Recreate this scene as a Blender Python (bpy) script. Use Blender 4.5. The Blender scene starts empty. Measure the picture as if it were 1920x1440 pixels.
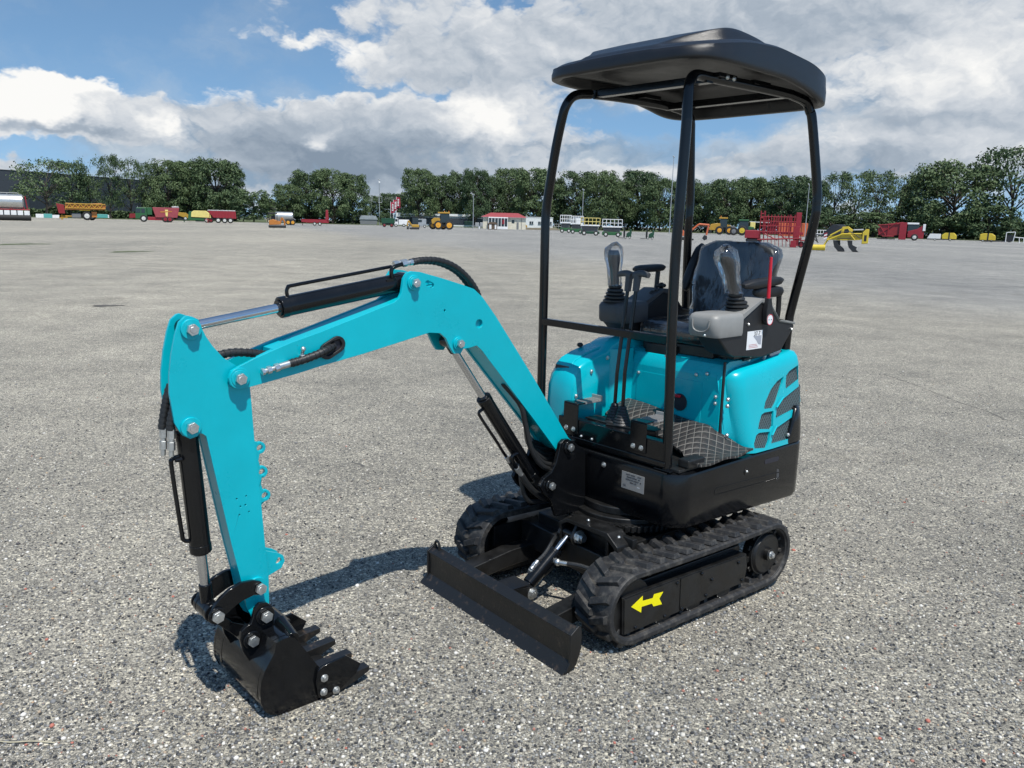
import bpy, bmesh, math, random
import numpy as np
from math import radians as R, sin, cos, pi
from mathutils import Vector as V3, Matrix
from mathutils.geometry import tessellate_polygon
random.seed(7)
SC = bpy.context.scene
COL = SC.collection

# ------------------------------------------------------------------ materials
def nodes_of(m):
    m.use_nodes = True
    return m.node_tree.nodes, m.node_tree.links
MATS = {}
def mat(name, col, rough=0.5, metal=0.0, vary=0.0, vscale=6.0, bump=0.0, bscale=60.0, coat=0.0, spec=0.5, rvary=0.0, coord='Object'):
    """procedural paint / metal / plastic: colour and roughness vary with noise, optional fine bump"""
    m = bpy.data.materials.new(name)
    N, L = nodes_of(m)
    b = N['Principled BSDF']
    b.inputs['Base Color'].default_value = (*col, 1)
    b.inputs['Roughness'].default_value = rough
    b.inputs['Metallic'].default_value = metal
    b.inputs['Specular IOR Level'].default_value = spec
    if coat:
        b.inputs['Coat Weight'].default_value = coat
        b.inputs['Coat Roughness'].default_value = 0.08
    tc = N.new('ShaderNodeTexCoord')
    if vary or rvary:
        n = N.new('ShaderNodeTexNoise'); n.inputs['Scale'].default_value = vscale
        n.inputs['Detail'].default_value = 6; n.inputs['Roughness'].default_value = 0.65
        L.new(tc.outputs[coord], n.inputs['Vector'])
        if vary:
            r = N.new('ShaderNodeMapRange')
            r.inputs[1].default_value = 0.3; r.inputs[2].default_value = 0.7
            r.inputs[3].default_value = 1 - vary; r.inputs[4].default_value = 1 + vary
            L.new(n.outputs['Fac'], r.inputs[0])
            mx = N.new('ShaderNodeMix'); mx.data_type = 'RGBA'; mx.blend_type = 'MULTIPLY'
            mx.inputs[0].default_value = 1
            mx.inputs[6].default_value = (*col, 1)
            L.new(r.outputs[0], mx.inputs[7]); L.new(mx.outputs[2], b.inputs['Base Color'])
        if rvary:
            r2 = N.new('ShaderNodeMapRange')
            r2.inputs[1].default_value = 0.35; r2.inputs[2].default_value = 0.7
            r2.inputs[3].default_value = max(0.03, rough - rvary); r2.inputs[4].default_value = rough + rvary
            L.new(n.outputs['Fac'], r2.inputs[0]); L.new(r2.outputs[0], b.inputs['Roughness'])
    if bump:
        n2 = N.new('ShaderNodeTexNoise'); n2.inputs['Scale'].default_value = bscale; n2.inputs['Detail'].default_value = 3
        L.new(tc.outputs[coord], n2.inputs['Vector'])
        bp = N.new('ShaderNodeBump'); bp.inputs['Strength'].default_value = bump; bp.inputs['Distance'].default_value = 0.002
        L.new(n2.outputs['Fac'], bp.inputs['Height']); L.new(bp.outputs[0], b.inputs['Normal'])
    MATS[name] = m
    return m

TEAL = mat('teal_paint', (0.0, 0.42, 0.505), 0.36, vary=0.07, vscale=4, bump=0.12, bscale=45, coat=0.08, rvary=0.10, spec=.38)
TEALP = mat('teal_plastic', (0.0, 0.42, 0.505), 0.26, vary=0.04, vscale=3, coat=0.2, rvary=0.06, spec=.42)
BLACK = mat('black_paint', (0.0045, 0.005, 0.006), 0.17, vary=0.25, vscale=7, bump=0.06, bscale=50, rvary=0.07, spec=.42)
BLACKM = mat('black_paint_dusty', (0.009, 0.009, 0.009), 0.42, vary=0.45, vscale=14, bump=0.15, bscale=90, rvary=0.12)
ROOFM = mat('black_moulded_plastic', (0.010, 0.0105, 0.0125), 0.36, vary=0.15, vscale=9, bump=0.35, bscale=700, rvary=0.05)
PLAST = mat('black_plastic', (0.013, 0.013, 0.014), 0.5, vary=0.2, vscale=20, bump=0.2, bscale=500)
GREYP = mat('grey_plastic', (0.25, 0.25, 0.24), 0.45, vary=0.06, vscale=20, bump=0.2, bscale=500)
DGREYP = mat('dark_grey_plastic', (0.060, 0.062, 0.066), 0.5, vary=0.08, vscale=20, bump=0.2, bscale=500)
HOSE = mat('hose_rubber', (0.018, 0.019, 0.02), 0.42, vary=0.2, vscale=30, bump=0.5, bscale=220)
ZINC = mat('zinc_steel', (0.62, 0.63, 0.62), 0.34, metal=0.9, vary=0.18, vscale=60)
CHROME = mat('chrome_rod', (0.62, 0.63, 0.65), 0.16, metal=1.0, vary=0.05, vscale=20)
REDP = mat('red_lever_plastic', (0.55, 0.012, 0.03), 0.35, vary=0.05)
YELD = mat('yellow_decal', (0.90, 0.80, 0.0), 0.4, vary=0.03)
WHITED = mat('white_decal', (0.80, 0.81, 0.82), 0.4, vary=0.04)
INK = mat('printed_ink', (0.02, 0.02, 0.03), 0.5, vary=0.1)
ALUP = mat('aluminium_plate', (0.34, 0.33, 0.32), 0.42, metal=0.35, vary=0.06, vscale=50)
VINYL = mat('seat_vinyl', (0.012, 0.014, 0.018), 0.45, vary=0.2, vscale=14, bump=0.3, bscale=120)

# rubber: black with pale scuffs and dust
def worn_mat(name, base, dirt, p0, p1, rough, sc):
    m = mat(name, base, rough, bump=0.4, bscale=80)
    N, L = nodes_of(m); b = N['Principled BSDF']
    tc = N.new('ShaderNodeTexCoord')
    n = N.new('ShaderNodeTexNoise'); n.inputs['Scale'].default_value = sc; n.inputs['Detail'].default_value = 8; n.inputs['Roughness'].default_value = 0.75
    L.new(tc.outputs['Object'], n.inputs['Vector'])
    cr = N.new('ShaderNodeValToRGB')
    e = cr.color_ramp.elements
    e[0].position = p0; e[0].color = (*base, 1)
    e[1].position = p1; e[1].color = (*dirt, 1)
    L.new(n.outputs['Fac'], cr.inputs[0]); L.new(cr.outputs[0], b.inputs['Base Color'])
    return m
RUBBER = worn_mat('track_rubber', (.017, .017, .018), (.10, .093, .082), .48, .74, .60, 22)
WORN = worn_mat('scuffed_black_steel', (.009, .009, .009), (.085, .060, .042), .56, .74, .42, 26)

# thin clear wrapping film
def film_mat():
    m = bpy.data.materials.new('clear_film'); N, L = nodes_of(m)
    out = N['Material Output']; N.remove(N['Principled BSDF'])
    tr = N.new('ShaderNodeBsdfTransparent'); gl = N.new('ShaderNodeBsdfGlossy'); df = N.new('ShaderNodeBsdfDiffuse')
    tr.inputs[0].default_value = (0.93, 0.94, 0.95, 1)
    gl.inputs['Roughness'].default_value = 0.10; gl.inputs['Color'].default_value = (0.9, 0.92, 0.95, 1)
    df.inputs[0].default_value = (0.55, 0.58, 0.62, 1)
    tc = N.new('ShaderNodeTexCoord')
    mp = N.new('ShaderNodeMapping'); mp.inputs['Scale'].default_value = (1.0, 1.0, 0.45)
    L.new(tc.outputs['Object'], mp.inputs[0])
    n = N.new('ShaderNodeTexNoise'); n.inputs['Scale'].default_value = 7; n.inputs['Detail'].default_value = 3; n.inputs['Distortion'].default_value = 1.2
    L.new(mp.outputs[0], n.inputs['Vector'])
    bp = N.new('ShaderNodeBump'); bp.inputs['Strength'].default_value = 1.0; bp.inputs['Distance'].default_value = 0.012
    L.new(n.outputs['Fac'], bp.inputs['Height']); L.new(bp.outputs[0], gl.inputs['Normal'])
    lw = N.new('ShaderNodeLayerWeight'); lw.inputs[0].default_value = 0.35; L.new(bp.outputs[0], lw.inputs['Normal'])
    r = N.new('ShaderNodeMapRange'); r.inputs[3].default_value = 0.06; r.inputs[4].default_value = 0.8
    L.new(lw.outputs['Fresnel'], r.inputs[0])
    m1 = N.new('ShaderNodeMixShader'); L.new(r.outputs[0], m1.inputs[0]); L.new(tr.outputs[0], m1.inputs[1]); L.new(gl.outputs[0], m1.inputs[2])
    r2 = N.new('ShaderNodeMapRange'); r2.inputs[1].default_value = 0.45; r2.inputs[2].default_value = 0.75; r2.inputs[3].default_value = 0.01; r2.inputs[4].default_value = 0.07
    L.new(n.outputs['Fac'], r2.inputs[0])
    m2 = N.new('ShaderNodeMixShader'); L.new(r2.outputs[0], m2.inputs[0]); L.new(m1.outputs[0], m2.inputs[1]); L.new(df.outputs[0], m2.inputs[2])
    L.new(m2.outputs[0], out.inputs[0])
    return m
FILM = film_mat()

# quilted floor mat: black leatherette with pale diamond stitching
def quilt_mat():
    m = mat('quilted_mat', (0.022, 0.021, 0.021), 0.5)
    N, L = nodes_of(m); b = N['Principled BSDF']
    tc = N.new('ShaderNodeTexCoord')
    hs = []
    for ang in (33, -33):
        mp = N.new('ShaderNodeMapping'); mp.inputs['Rotation'].default_value = (0, 0, R(ang))
        L.new(tc.outputs['Object'], mp.inputs[0])
        sx = N.new('ShaderNodeSeparateXYZ'); L.new(mp.outputs[0], sx.inputs[0])
        k = N.new('ShaderNodeMath'); k.operation = 'MULTIPLY'; k.inputs[1].default_value = 1 / 0.032
        L.new(sx.outputs[1], k.inputs[0])
        pp = N.new('ShaderNodeMath'); pp.operation = 'PINGPONG'; pp.inputs[1].default_value = 0.5
        L.new(k.outputs[0], pp.inputs[0])           # 0 on the seam .. 0.5 between
        hs.append((pp, sx))
    mn = N.new('ShaderNodeMath'); mn.operation = 'MINIMUM'
    L.new(hs[0][0].outputs[0], mn.inputs[0]); L.new(hs[1][0].outputs[0], mn.inputs[1])
    th = N.new('ShaderNodeMath'); th.operation = 'LESS_THAN'; th.inputs[1].default_value = 0.035
    L.new(mn.outputs[0], th.inputs[0])
    mx = N.new('ShaderNodeMix'); mx.data_type = 'RGBA'
    mx.inputs[6].default_value = (0.026, 0.024, 0.023, 1); mx.inputs[7].default_value = (0.20, 0.19, 0.17, 1)
    L.new(th.outputs[0], mx.inputs[0]); L.new(mx.outputs[2], b.inputs['Base Color'])
    sq = N.new('ShaderNodeMath'); sq.operation = 'POWER'; sq.inputs[1].default_value = 0.5
    L.new(mn.outputs[0], sq.inputs[0])
    bp = N.new('ShaderNodeBump'); bp.inputs['Strength'].default_value = 0.9; bp.inputs['Distance'].default_value = 0.006
    L.new(sq.outputs[0], bp.inputs['Height']); L.new(bp.outputs[0], b.inputs['Normal'])
    return m
QUILT = quilt_mat()

# expanded-metal grille: diamond strands with dark openings
def grille_mat():
    m = mat('expanded_metal_grille', (0.01, 0.01, 0.01), 0.5)
    N, L = nodes_of(m); b = N['Principled BSDF']
    tc = N.new('ShaderNodeTexCoord')
    ps = []
    for ang in (32, -32):
        mp = N.new('ShaderNodeMapping'); mp.inputs['Rotation'].default_value = (0, R(ang), 0)
        L.new(tc.outputs['Object'], mp.inputs[0])
        sx = N.new('ShaderNodeSeparateXYZ'); L.new(mp.outputs[0], sx.inputs[0])
        k = N.new('ShaderNodeMath'); k.operation = 'MULTIPLY'; k.inputs[1].default_value = 1 / 0.0125
        L.new(sx.outputs[0], k.inputs[0])
        pp = N.new('ShaderNodeMath'); pp.operation = 'PINGPONG'; pp.inputs[1].default_value = 0.5
        L.new(k.outputs[0], pp.inputs[0]); ps.append(pp)
    mn = N.new('ShaderNodeMath'); mn.operation = 'MINIMUM'
    L.new(ps[0].outputs[0], mn.inputs[0]); L.new(ps[1].outputs[0], mn.inputs[1])
    th = N.new('ShaderNodeMath'); th.operation = 'LESS_THAN'; th.inputs[1].default_value = 0.11
    L.new(mn.outputs[0], th.inputs[0])
    mx = N.new('ShaderNodeMix'); mx.data_type = 'RGBA'
    mx.inputs[6].default_value = (0.004, 0.006, 0.007, 1); mx.inputs[7].default_value = (0.13, 0.18, 0.19, 1)
    L.new(th.outputs[0], mx.inputs[0]); L.new(mx.outputs[2], b.inputs['Base Color'])
    return m
GRILLE = grille_mat()

# ------------------------------------------------------------------ geometry helper
def cr_path(pts, sub=6):
    """Catmull-Rom smoothing of a 3-D polyline"""
    P = [V3(p) for p in pts]; P = [P[0] * 2 - P[1]] + P + [P[-1] * 2 - P[-2]]
    out = []
    for i in range(1, len(P) - 2):
        for k in range(sub):
            t = k / sub; a, b, c, d = P[i - 1:i + 3]
            out.append(0.5 * ((2 * b) + (c - a) * t + (2 * a - 5 * b + 4 * c - d) * t * t + (3 * b - a - 3 * c + d) * t ** 3))
    out.append(P[-2])
    return out

class G:
    def __init__(s): s.v = []; s.f = []
    def add(s, vs, fs):
        o = len(s.v); s.v += [tuple(v) for v in vs]; s.f += [tuple(i + o for i in f) for f in fs]; return s
    def box(s, x0, x1, y0, y1, z0, z1, M=None):
        vs = [V3((x, y, z)) for x in (x0, x1) for y in (y0, y1) for z in (z0, z1)]
        if M: vs = [M @ v for v in vs]
        return s.add(vs, [(0, 1, 3, 2), (4, 6, 7, 5), (0, 4, 5, 1), (2, 3, 7, 6), (0, 2, 6, 4), (1, 5, 7, 3)])
    def prism(s, pts, a0, a1, axis='y', holes=(), M=None):
        """outline in the plane across `axis`, extruded from a0 to a1; holes are further outlines"""
        loops = [list(pts)] + [list(h) for h in holes]
        def up(p, a):
            if axis == 'y': v = V3((p[0], a, p[1]))
            elif axis == 'x': v = V3((a, p[0], p[1]))
            else: v = V3((p[0], p[1], a))
            return M @ v if M else v
        tri = tessellate_polygon([[V3((p[0], p[1], 0)) for p in l] for l in loops])
        flat = [p for l in loops for p in l]; n = len(flat)
        vs = [up(p, a0) for p in flat] + [up(p, a1) for p in flat]
        fs = [tuple(t) for t in tri] + [tuple(i + n for i in reversed(t)) for t in tri]
        o = 0
        for l in loops:
            k = len(l)
            for i in range(k):
                j = (i + 1) % k
                fs.append((o + i, o + j, o + j + n, o + i + n))
            o += k
        return s.add(vs, fs)
    def cyl(s, p0, p1, r, r1=None, n=20, caps=True):
        p0 = V3(p0); p1 = V3(p1); r1 = r if r1 is None else r1
        d = (p1 - p0).normalized(); a = d.orthogonal().normalized(); b = d.cross(a)
        vs = []
        for p, q in ((p0, r), (p1, r1)):
            for i in range(n):
                t = 2 * pi * i / n; vs.append(p + (a * cos(t) + b * sin(t)) * q)
        fs = [(i, (i + 1) % n, n + (i + 1) % n, n + i) for i in range(n)]
        if caps: fs += [tuple(range(n - 1, -1, -1)), tuple(range(n, 2 * n))]
        return s.add(vs, fs)
    def ycyl(s, x, z, y0, y1, r, n=20): return s.cyl((x, y0, z), (x, y1, z), r, n=n)
    def ring(s, x, z, y0, y1, ro, ri, n=20):
        c = [(x + ro * cos(2 * pi * i / n), z + ro * sin(2 * pi * i / n)) for i in range(n)]
        h = [(x + ri * cos(2 * pi * i / n), z + ri * sin(2 * pi * i / n)) for i in range(n)]
        return s.prism(c, y0, y1, holes=[h])
    def hexa(s, p, d, r, h):
        p = V3(p); d = V3(d).normalized(); return s.cyl(p, p + d * h, r, n=6)
    def tube(s, path, r, n=10, smooth=True, sub=6):
        P = cr_path(path, sub) if smooth else [V3(p) for p in path]
        fr = None; vs = []; rr = r if callable(r) else (lambda t: r)
        for i, p in enumerate(P):
            t = (P[min(i + 1, len(P) - 1)] - P[max(i - 1, 0)]).normalized()
            if fr is None: fr = t.orthogonal().normalized()
            fr = (fr - t * fr.dot(t)).normalized(); b = t.cross(fr)
            q = rr(i / (len(P) - 1))
            for k in range(n):
                a = 2 * pi * k / n; vs.append(p + (fr * cos(a) + b * sin(a)) * q)
        fs = []
        for i in range(len(P) - 1):
            for k in range(n):
                j = (k + 1) % n; fs.append((i * n + k, i * n + j, (i + 1) * n + j, (i + 1) * n + k))
        m = (len(P) - 1) * n
        fs += [tuple(range(n - 1, -1, -1)), tuple(range(m, m + n))]
        return s.add(vs, fs)
    def loft(s, secs, closed=True, cap0=True, cap1=True):
        n = len(secs[0]); vs = [p for c in secs for p in c]; fs = []
        for i in range(len(secs) - 1):
            for k in range(n if closed else n - 1):
                j = (k + 1) % n; fs.append((i * n + k, i * n + j, (i + 1) * n + j, (i + 1) * n + k))
        m = (len(secs) - 1) * n
        if cap0: fs.append(tuple(range(n - 1, -1, -1)))
        if cap1: fs.append(tuple(range(m, m + n)))
        return s.add(vs, fs)
    def ball(s, c, r, nu=14, nv=8, sc=(1, 1, 1)):
        c = V3(c); secs = []
        for i in range(1, nv):
            t = pi * i / nv; secs.append([c + V3((r * sc[0] * sin(t) * cos(2 * pi * k / nu), r * sc[1] * sin(t) * sin(2 * pi * k / nu), -r * sc[2] * cos(t))) for k in range(nu)])
        return s.loft(secs)
    def xf(s, M): s.v = [tuple(M @ V3(v)) for v in s.v]; return s
    def build(s, name, m, parent=None, bevel=0.0, seg=2, ang=32, label=None, recalc=True, sub=0, flip=False):
        me = bpy.data.meshes.new(name); me.from_pydata(s.v, [], s.f)
        if recalc:
            bm = bmesh.new(); bm.from_mesh(me); bmesh.ops.recalc_face_normals(bm, faces=bm.faces)
            if flip and bm.calc_volume(signed=True) < 0: bmesh.ops.reverse_faces(bm, faces=bm.faces)
            bm.to_mesh(me); bm.free()
        me.polygons.foreach_set('use_smooth', [True] * len(me.polygons))
        me.set_sharp_from_angle(angle=R(ang))
        me.materials.append(m)
        o = bpy.data.objects.new(name, me); COL.objects.link(o)
        if parent: o.parent = parent
        if sub:
            q = o.modifiers.new('smooth', 'SUBSURF'); q.levels = q.render_levels = sub
        if bevel:
            q = o.modifiers.new('edge', 'BEVEL'); q.width = bevel; q.segments = seg; q.limit_method = 'ANGLE'; q.angle_limit = R(ang)
            q.harden_normals = True
        if label: o['label'] = label
        return o

def bake_mods(o):
    dg = bpy.context.evaluated_depsgraph_get(); dg.update()
    me = bpy.data.meshes.new_from_object(o.evaluated_get(dg)); o.modifiers.clear(); o.data = me
def carve(o, cutter):
    q = o.modifiers.new('cut', 'BOOLEAN'); q.object = cutter; q.operation = 'DIFFERENCE'; q.solver = 'EXACT'
    bake_mods(o)
def empty(name, loc=(0, 0, 0), rz=0.0):
    o = bpy.data.objects.new(name, None); COL.objects.link(o); o.location = loc; o.rotation_euler.z = rz; o.empty_display_size = 0.2
    return o
def tag(o, label=None, cat=None, group=None, kind=None):
    for k, v in (('label', label), ('category', cat), ('group', group), ('kind', kind)):
        if v: o[k] = v
    return o
def circ(x, z, r, n=14): return [(x + r * cos(2 * pi * i / n), z + r * sin(2 * pi * i / n)) for i in range(n)]
def text_mesh(name, body, size, M, m, parent, ext=0.0004):
    cu = bpy.data.curves.new(name, 'FONT'); cu.body = body; cu.size = size; cu.extrude = ext; cu.align_x = 'CENTER'; cu.align_y = 'CENTER'
    t = bpy.data.objects.new(name, cu); COL.objects.link(t)
    dg = bpy.context.evaluated_depsgraph_get(); dg.update()
    me = bpy.data.meshes.new_from_object(t.evaluated_get(dg)); bpy.data.objects.remove(t)
    me.transform(M); me.materials.clear(); me.materials.append(m)
    o = bpy.data.objects.new(name, me); COL.objects.link(o); o.parent = parent
    return o
D = {}
D['boom'] = [(1.7469,1.1456),(1.6995,1.1646),(1.644,1.1834),(1.5665,1.2081),(1.4649,1.2339),(1.3019,1.2813),(1.1739,1.3193),(1.1537,1.3315),(1.1424,1.3518),(1.1378,1.3779),(1.1332,1.4021),(1.1196,1.4205),(1.0991,1.4267),(1.0622,1.4231),(0.962,1.3977),(0.8722,1.3726),(0.8127,1.3536),(0.7699,1.3215),(0.7004,1.2436),(0.4893,0.9784),(0.265,0.6818),(0.2226,0.6481),(0.2172,0.6127),(0.257,0.595),(0.3285,0.627),(0.4822,0.7998),(0.7402,1.0821),(0.7708,1.1164),(0.7952,1.1352),(0.8373,1.1283),(0.8607,1.1281),(0.8733,1.1107),(0.9066,1.1136),(0.9246,1.1376),(0.9451,1.1755),(0.97,1.1953),(1.0211,1.2009),(1.3037,1.1466),(1.4676,1.1198),(1.5453,1.1044),(1.7064,1.0786),(1.7275,1.0759),(1.7499,1.0752),(1.7714,1.0878),(1.7788,1.1121),(1.7694,1.1345)]
D['boomcore'] = [(1.6169,1.1863),(1.4649,1.2312),(1.3019,1.2785),(1.1739,1.3165),(1.0573,1.3563),(0.9125,1.3748),(0.8152,1.3507),(0.7725,1.3175),(0.703,1.2395),(0.4922,0.9742),(0.2859,0.6996),(0.2468,0.6569),(0.2449,0.6224),(0.268,0.6117),(0.3156,0.632),(0.4793,0.804),(0.7375,1.0861),(0.7654,1.1181),(0.8062,1.1527),(0.859,1.1813),(0.9701,1.1993),(1.0211,1.2048),(1.3036,1.1503),(1.4675,1.1233),(1.6199,1.0965)]
D['arm'] = [(1.8945,1.3084),(1.8845,1.3102),(1.8722,1.3063),(1.8552,1.2974),(1.846,1.2703),(1.8338,1.2428),(1.8157,1.2136),(1.7844,1.1746),(1.75,1.1497),(1.7134,1.1189),(1.7029,1.0749),(1.7,1.014),(1.6949,0.8961),(1.6804,0.6836),(1.6715,0.5236),(1.6638,0.4248),(1.6653,0.329),(1.673,0.2751),(1.6962,0.2651),(1.7253,0.2882),(1.7438,0.3324),(1.7588,0.4313),(1.786,0.5679),(1.8452,0.9115),(1.849,0.9359),(1.86,0.9453),(1.8697,0.9477),(1.8758,0.9402),(1.8984,0.9354),(1.9196,0.9488),(1.932,0.969),(1.9425,0.9919),(1.9521,1.0828),(1.9491,1.1371),(1.939,1.2015),(1.9252,1.2579),(1.9125,1.2929)]
D['armcore'] = [(1.8173,1.1463),(1.7758,1.1421),(1.7255,1.1201),(1.705,1.0665),(1.7018,1.0142),(1.6967,0.8959),(1.6822,0.684),(1.6733,0.5241),(1.6657,0.4253),(1.6666,0.3468),(1.7031,0.3292),(1.7445,0.3611),(1.7578,0.4347),(1.7842,0.5674),(1.8436,0.9113),(1.8471,0.9407),(1.8581,0.9846),(1.8474,1.0667)]
D['link'] = [(1.7275,0.4349),(1.704,0.4244),(1.6898,0.407),(1.6906,0.3845),(1.7076,0.3783),(1.7314,0.3836),(1.7643,0.3768),(1.7972,0.361),(1.8261,0.3442),(1.8406,0.3323),(1.8615,0.3299),(1.8777,0.3499),(1.8715,0.3735),(1.8442,0.4051),(1.8119,0.4264),(1.7725,0.4387)]
D['hlink'] = [(1.877,0.3643),(1.8593,0.3769),(1.8392,0.3632),(1.8266,0.3333),(1.7894,0.293),(1.7469,0.2693),(1.7258,0.243),(1.7305,0.2177),(1.7528,0.214),(1.7879,0.2453),(1.8436,0.3055),(1.8715,0.3369)]
D['bside'] = [(1.7152,0.2599),(1.6929,0.2653),(1.6725,0.2658),(1.6521,0.2578),(1.6411,0.2436),(1.61,0.1924),(1.5762,0.1374),(1.5633,0.0971),(1.54,0.0624),(1.509,-0.0182),(1.5418,-0.0191),(1.578,-0.0133),(1.6447,-0.0067),(1.7073,0.0019),(1.7421,0.0146),(1.7633,0.0368),(1.7746,0.0719),(1.7751,0.1061),(1.7701,0.1436),(1.7562,0.1777),(1.7371,0.2061),(1.7217,0.2286)]
D['cutter'] = [(1.5713,0.1175),(1.5572,0.124),(1.4659,0.1001),(1.4235,0.0477),(1.4119,0.0351),(1.4359,0.0014),(1.5156,-0.0056),(1.5639,0.0098),(1.5814,0.0308),(1.5825,0.0982)]
D['ear'] = [(1.7357,0.3417),(1.7186,0.3571),(1.6928,0.3519),(1.6747,0.3339),(1.67,0.3055),(1.6695,0.2668),(1.6595,0.2246),(1.6763,0.1816),(1.718,0.177),(1.7595,0.1593),(1.7813,0.2055),(1.7884,0.2497),(1.7836,0.2782),(1.7669,0.2896),(1.7504,0.2936),(1.7423,0.3136)]
D['bracket'] = [(0.3575,0.6401),(0.3496,0.6768),(0.3275,0.691),(0.3012,0.6903),(0.267,0.6728),(0.189,0.6184),(0.1721,0.3401),(0.3594,0.3476),(0.3959,0.4314),(0.4392,0.4695),(0.4629,0.5077),(0.4423,0.5392),(0.3986,0.5569),(0.3714,0.5948)]
D['arrow'] = [(0.4698,0.1794),(0.4079,0.2073),(0.407,0.1865),(0.3483,0.1811),(0.342,0.1958),(0.288,0.1911),(0.3091,0.1683),(0.2911,0.1392),(0.3414,0.1445),(0.3517,0.1596),(0.411,0.1632),(0.412,0.1391)]
D['conN'] = [(-0.1279,0.345,1.1511),(-0.2118,0.345,1.0782),(-0.265,0.345,1.0572),(-0.4773,0.345,1.0379),(-0.647,0.345,1.055),(-0.7471,0.345,1.1629),(-0.7356,0.345,1.1736),(-0.5956,0.345,1.1971),(-0.5257,0.345,1.2661),(-0.5081,0.345,1.2932),(-0.4381,0.345,1.2939),(-0.3146,0.345,1.2163),(-0.3177,0.345,1.165),(-0.0919,0.345,1.2562),(-0.1036,0.345,1.1619),(-0.2742,0.345,1.2417)]
D['grilles'] = [[(-0.656,0.3606,0.9289),(-0.6433,0.3649,0.9021),(-0.5921,0.3762,0.8313),(-0.5605,0.3804,0.8047),(-0.4857,0.3797,0.8094),(-0.4981,0.3751,0.8379),(-0.5451,0.368,0.8826),(-0.601,0.3629,0.9144)],[(-0.5535,0.3837,0.7843),(-0.542,0.3939,0.7209),(-0.5266,0.3955,0.7104),(-0.4306,0.3933,0.7246),(-0.4374,0.3898,0.746),(-0.4595,0.3843,0.7803),(-0.4833,0.3833,0.7871)],[(-0.5128,0.3979,0.6958),(-0.5052,0.4035,0.6605),(-0.4806,0.4081,0.6316),(-0.3945,0.4063,0.6431),(-0.3922,0.4031,0.6633),(-0.411,0.398,0.6951),(-0.4328,0.3968,0.7028)],[(-0.7878,0.354,0.9702),(-0.7974,0.3642,0.9062),(-0.6795,0.3696,0.8722),(-0.6861,0.3598,0.9335),(-0.7129,0.357,0.9515)],[(-0.8114,0.3695,0.873),(-0.8016,0.3842,0.7815),(-0.5787,0.389,0.7514),(-0.5925,0.3827,0.7904),(-0.64,0.3771,0.8254)],[(-0.7529,0.3907,0.7404),(-0.6903,0.4056,0.6472),(-0.6597,0.4066,0.6415),(-0.526,0.4063,0.643),(-0.5413,0.402,0.6701),(-0.5686,0.3969,0.7017)]]
# ================================================================== THE EXCAVATOR (x forward, y to its left, z up)
EX = empty('mini_excavator', (0.532, 3.5446, 0), R(221.944))
tag(EX, 'turquoise and black mini excavator with canopy roof, rubber tracks and bucket lowered onto the gravel', 'excavator')
UROT = R(218.8725 - 221.944)          # undercarriage sits slightly turned under the upper body
def bolt(parent, p, d, r=0.011, h=0.009, name='bolt', washer=True):
    g = G()
    p = V3(p); d = V3(d).normalized()
    if washer: g.cyl(p, p + d * 0.003, r * 1.45, n=18)
    g.hexa(p + d * 0.003, d, r, h); g.cyl(p + d * (h + .003), p + d * (h + .005), r * .55, n=10)
    return g.build(name, ZINC, parent, bevel=0.0012, seg=1)
def screw(parent, p, d, r=0.008, m=None):
    p = V3(p); d = V3(d).normalized()
    g = G().cyl(p, p + d * .004, r, r * .95, n=14).cyl(p + d * .004, p + d * .008, r * .95, r * .5, n=14)
    return g.build('screw', m or ZINC, parent)

# ---------------------------------------------------------------- boom
Y0, Y1 = -0.12, -0.24
(ELX, ELZ), (BTX, BTZ), (BCX, BCZ) = (1.7475, 1.1104), (1.0922, 1.3859), (0.8881, 1.1519)
slot = [(1.020 + .010 * sx * cos(R(25)) + .0105 * cos(a + R(25)), 1.3782 + .010 * sx * sin(R(25)) + .0105 * sin(a + R(25))) for sx, a in [(1, R(-90 + 30 * i)) for i in range(7)] + [(-1, R(90 + 30 * i)) for i in range(7)]]
g = G()
holes = [circ(.785, 1.2195, .0172, 20), circ(.9511, 1.2796, .0045, 8), slot]
for a, b in ((Y0, Y0 - .013), (Y1 + .013, Y1)):
    g.prism(D['boom'], a, b, holes=holes)
g.prism(D['boomcore'], Y0 - .0135, Y1 + .0135)
boom = g.build('boom', TEAL, EX, bevel=0.0022)
for (x, z), r in (((ELX, ELZ), .033), ((BTX, BTZ), .027), ((BCX, BCZ), .025)):
    for y, s in ((Y0, 1), (Y1, -1)): G().ycyl(x, z, y - s * .001, y + s * .008, r, 28).ycyl(x, z, y + s * .0075, y + s * .011, r * .8, 28).build('pin_boss', TEAL, boom, bevel=.0015)
for x, z, r in ((ELX, ELZ, .0185), (BTX, BTZ, .0165), (BCX, BCZ, .016)):
    for y, s in ((Y0 + .011, 1), (Y1 - .011, -1)): bolt(boom, (x, y, z), (0, s, 0), r, .012, 'pivot_bolt', False)
# step of the top plate near the elbow and a weld bead
G().prism([(1.668, 1.1660), (1.50, 1.2265), (1.50, 1.2225), (1.668, 1.162)], Y0 - .014, Y0 - .05).build('stiffener_plate', TEAL, boom, bevel=.002)
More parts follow.
